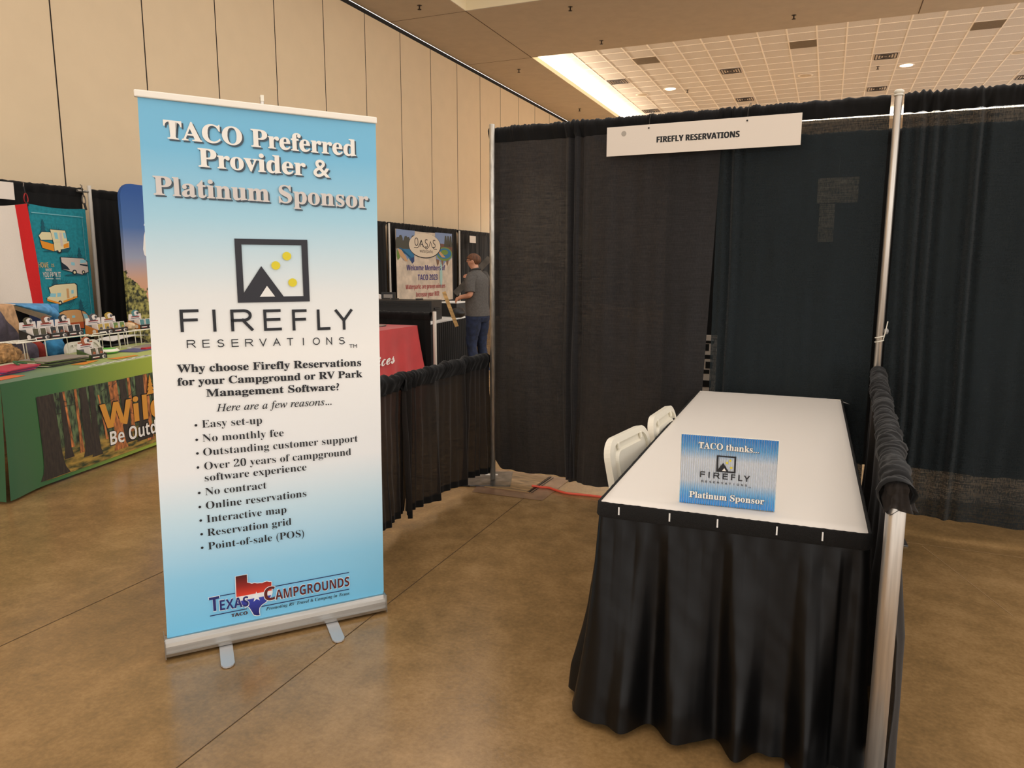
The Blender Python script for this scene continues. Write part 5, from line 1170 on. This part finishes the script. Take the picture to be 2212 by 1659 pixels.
b = MB(); b.box((0, 0, .10), (.34, .44, .20), 'caseblack'); b.box((0, 0, .206), (.36, .46, .012), 'paper_white'); tag(b.build('storage_box', loc=(-3.22, 5.30, .763)), 'black storage box with a white lid on the skirted table', 'box')
b = MB(); b.box((0, 0, .088), (.40, .006, .176), 'signboard'); tag(b.build('hanging_sign', loc=on_wall(11.35, -.07, 2.09), rot=(0, 0, WRZ)), 'white name sign on the far drape above the man', 'sign')

# ------------------------------------------------------------------ the man
PX = Vector((.906, .423, 0)); PY = Vector((-.423, .906, 0)); P0 = Vector((-2.395, 4.363, 0))
def W3(x, y, z): return P0+PX*x+PY*y+Vector((0, 0, z))
fx = Vector((-.85, .53)); lx = Vector((-.53, -.85))                  # facing and left side in view axes
def B(f_, l_, z, o=(.065, 0)): return (o[0]+fx.x*f_+lx.x*l_, o[1]+fx.y*f_+lx.y*l_, z)
def skin(name, nodes, edges, key, parent=None, sub=2, root=0):
    me = bpy.data.meshes.new(name); me.from_pydata([W3(*p[:3]) for p in nodes], edges, []); o = bpy.data.objects.new(name, me); COL.objects.link(o)
    me.materials.append(M[key]); md = o.modifiers.new('skin', 'SKIN'); md.use_smooth_shade = True
    for i, p in enumerate(nodes):
        r = p[3]; me.skin_vertices[0].data[i].radius = r if isinstance(r, tuple) else (r, r); me.skin_vertices[0].data[i].use_root = (i == root)
    s_ = o.modifiers.new('sub', 'SUBSURF'); s_.levels = sub; s_.render_levels = sub
    if parent: o.parent = parent
    return o
M['skin'] = mat('skin', (206, 148, 118), .55, var=.05, scale=10); M['hair'] = mat('brown_hair', (92, 58, 36), .7, var=.25, scale=60, stretch=(1, 1, .2), bump=.4); M['polo'] = mat('grey_polo', (86, 82, 78), .9, var=.08, scale=50, bump=.2); M['jeans'] = mat('blue_jeans', (28, 38, 62), .85, var=.25, scale=18, bump=.2); M['shoe'] = mat('brown_shoe', (70, 46, 34), .6)
nodes = []; edges = []
def nd(p, r, link=None):
    nodes.append((*p, r)); i = len(nodes)-1
    if link is not None: edges.append((link, i))
    return i
pel = nd(B(0, 0, .92), .105); sp1 = nd(B(.01, 0, 1.06), .105, pel); sp2 = nd(B(.01, 0, 1.22), .110, sp1); chest = nd(B(0, 0, 1.31), .095, sp2); nk = nd(B(.02, 0, 1.42), .060, chest); nk2 = nd(B(.045, .0, 1.475), .052, nk)
hd0 = nd(B(.075, .0, 1.535), .070, nk2); hd1 = nd(B(.075, .0, 1.595), .080, hd0); hd2 = nd(B(.07, 0, 1.635), .05, hd1)
def hand(w_, dirv, palmn, link, curl=.5):
    """palm and five fingers; dirv along the hand, palmn out of the palm"""
    dv = Vector(dirv).normalized(); pn = Vector(palmn); pn = (pn-dv*pn.dot(dv)).normalized(); sd = dv.cross(pn)
    w_ = Vector(w_); pm = nd(w_+dv*.045, .024, link); kn = nd(w_+dv*.085, .022, pm)
    for k, (o_, L2) in enumerate(((-.030, .060), (-.010, .072), (.010, .068), (.028, .052))):
        b0 = nd(w_+dv*.088+sd*o_, .0095, kn); q = nd(w_+dv*(.088+L2*.5)+sd*o_*1.05+pn*L2*.30*curl, .0088, b0); nd(w_+dv*(.088+L2*.75)+sd*o_*1.05+pn*L2*.9*curl, .0078, q)
    th = nd(w_+dv*.035-sd*.032, .0105, pm); th2 = nd(w_+dv*.065-sd*.046+pn*.018, .0095, th); nd(w_+dv*.088-sd*.044+pn*.036, .0082, th2)
# left arm: upper arm hangs, forearm across toward the table
ls = nd(B(0, .14, 1.345), .045, chest); le = nd((-.028, -.20, 1.125), .044, ls); lw = nd((-.135, -.13, 1.105), .030, le)
hand((-.140, -.125, 1.103), (-.8, .35, -.35), (.3, .5, -.5), lw, .9)
rs = nd(B(0, -.14, 1.345), .045, chest); re = nd((.06, .30, 1.17), .044, rs); rw = nd((-.03, .30, 1.29), .030, re)
hand((-.033, .30, 1.295), (-.55, .05, .6), (-.3, .6, -.2), rw, .9)
for s_, hipx, kneex, ank, tf in ((1, B(0, .095, .86), B(.035, .105, .48), B(-.03, .115, .09), 0), (-1, B(0, -.095, .86), B(.02, -.11, .48), B(-.02, -.13, .09), 0)):
    h = nd(hipx, .080, pel); k = nd(kneex, .050, h); a = nd(ank, .045, k); nd((ank[0]+fx.x*.13, ank[1]+fx.y*.13, .035), .036, a)
# nose and ears
hdv = Vector((-.97, .25)); hsd = Vector((-.25, -.97))
hc = B(.075, .0, 0)
nd((hc[0]+hdv.x*.095, hc[1]+hdv.y*.095, 1.572), .012, hd1)
for s_ in (1, -1): nd((hc[0]+hsd.x*.086*s_-hdv.x*.005, hc[1]+hsd.y*.086*s_-hdv.y*.005, 1.57), .016, hd1)
man = skin('person', nodes, edges, 'skin')
tag(man, 'person in grey polo shirt and jeans, back turned, holding a board by the white pole', 'person')
# clothing
def loft(b, rings, key, n=28, wob=0.):
    def f(u, w):
        q = w*(len(rings)-1); i = min(int(q), len(rings)-2); t = q-i; A_ = rings[i]; B_ = rings[i+1]; t = t*t*(3-2*t) if wob < 0 else t
        z, cf, a, c = [A_[k]*(1-t)+B_[k]*t for k in range(4)]; al = 2*pi*u
        g = 1+wob*n2(cos(al)*3+sin(al)*2, z*9, 105)
        p = B(cf+a*cos(al)*g, c*sin(al)*g, z); return W3(*p)
    b.grid(f, n, 40, key, closed_u=True)
b = MB(); loft(b, [(.845, .0, .150, .185), (.90, .005, .152, .184), (1.0, .015, .150, .178), (1.12, .018, .146, .176), (1.24, .012, .140, .186), (1.33, .004, .120, .196), (1.385, .006, .098, .165), (1.425, .018, .076, .105), (1.462, .036, .062, .070)], 'polo', 30, .03)
for sg_, mid, el in ((.155, B(.0, .185, 1.29), (-.032, -.190, 1.165)), (-.155, B(.02, -.20, 1.30), (.085, .25, 1.22))):
    s0 = B(.0, sg_*.75, 1.385); b.tube([W3(*p) for p in curve_pts([s0, mid, el], 6)], [.080-.0008*k for k in range(13)], 'polo', 16)
b.build('polo_shirt', man)
M['collar'] = mat('dark_collar', (58, 55, 53), .9)
b = MB(); b.tube([W3(*B(.038+.062*cos(q), .068*sin(q), 1.462-.016*cos(q))) for q in [2*pi*i/20 for i in range(20)]], .015, 'collar', 8, closed=True); b.build('collar', man)
b = MB(); loft(b, [(.955, .005, .135, .168), (.90, .0, .140, .172), (.82, -.005, .140, .176), (.765, 0, .115, .168)], 'jeans', 28, .02)
for hipx, kneex, ank in ((B(0, .090, .84), B(.035, .105, .48), B(-.03, .115, .075)), (B(0, -.090, .84), B(.02, -.11, .48), B(-.02, -.13, .075))):
    pts = curve_pts([hipx, tuple((Vector(hipx)+Vector(kneex))/2), kneex, tuple((Vector(kneex)+Vector(ank))/2), ank], 6)
    b.tube([W3(*p) for p in pts], [.105-.050*min(1, k/14)+.006*n1(k*.9, 106)+(.004 if k > 20 else 0)+.012 for k in range(len(pts))], 'jeans', 18)
b.build('jeans', man)
for ank in (B(-.03, .115, .05), B(-.02, -.13, .05)):
    nodes = []; edges = []; s0 = nd((ank[0]-fx.x*.05, ank[1]-fx.y*.05, .045), .042); s1 = nd((ank[0]+fx.x*.06, ank[1]+fx.y*.06, .045), .045, s0); nd((ank[0]+fx.x*.17, ank[1]+fx.y*.17, .036), .034, s1); skin('shoe', nodes, edges, 'shoe', man)
b = MB()
def hr(q):
    f_ = q[0]*hdv.x+q[1]*hdv.y                       # 1 at the face side
    return 1.0
n_ = 28; vs = []; fs = []; m_ = 15; cen = Vector((hc[0]-hdv.x*.008, hc[1]-hdv.y*.008, 1.593))
for i in range(n_):
    al = 2*pi*i/n_; front = cos(al)                      # angle from the face
    bot = 1.30 if front > .55 else (1.30+(.55-front)/.45*.45 if front > .1 else (1.75+(.1-front)/.5*.75 if front > -.4 else 2.5))
    for j in range(m_):
        q = bot*j/(m_-1); rr = .098 if front < .3 else .096
        dirh = hdv*cos(al)+hsd*sin(al); rr *= 1-.25*max(0, q-1.7)
        wv = Vector((dirh.x*sin(q)*rr*(1.04 if abs(front) > .5 else .90), dirh.y*sin(q)*rr*(1.04 if abs(front) > .5 else .90), cos(q)*.088))*(1+.02*n2(al*4, q*5, 104))
        vs.append(W3(*(cen+wv)))
for i in range(n_):
    for j in range(m_-1): A_ = i*m_+j; B_ = ((i+1) % n_)*m_+j; fs.append((A_, A_+1, B_+1, B_))
b.add(vs, fs, 'hair', True); o = b.build('hair', man); sm_ = o.modifiers.new('solid', 'SOLIDIFY'); sm_.thickness = .012
b = MB(); L3 = lambda f_, s_, z: W3(hc[0]+hdv.x*f_+hsd.x*s_, hc[1]+hdv.y*f_+hsd.y*s_, z)
b.tube([L3(.0, .088, 1.585), L3(.09, .066, 1.588)], .0025, 'cable', 6); b.tube([L3(.092, .034+.026*cos(q), 1.582+.018*sin(q)) for q in [2*pi*i/12 for i in range(12)]], .0022, 'cable', 6, closed=True); b.tube([L3(.092, -.034+.026*cos(q), 1.582+.018*sin(q)) for q in [2*pi*i/12 for i in range(12)]], .0022, 'cable', 6, closed=True); b.build('glasses', man)
a_ = W3(-.27, .36, 1.125); c_ = W3(.22, .36, 1.62)
tag(plank('wooden_board', '', a_, c_, .085, .02, ['greywood', 'greywood', 'wood', 'greywood', 'greywood', 'greywood'], (PX.x*-.7, PX.y*-.7, .7)), 'grey weathered board with a pale bare patch held diagonally by the man', 'board')
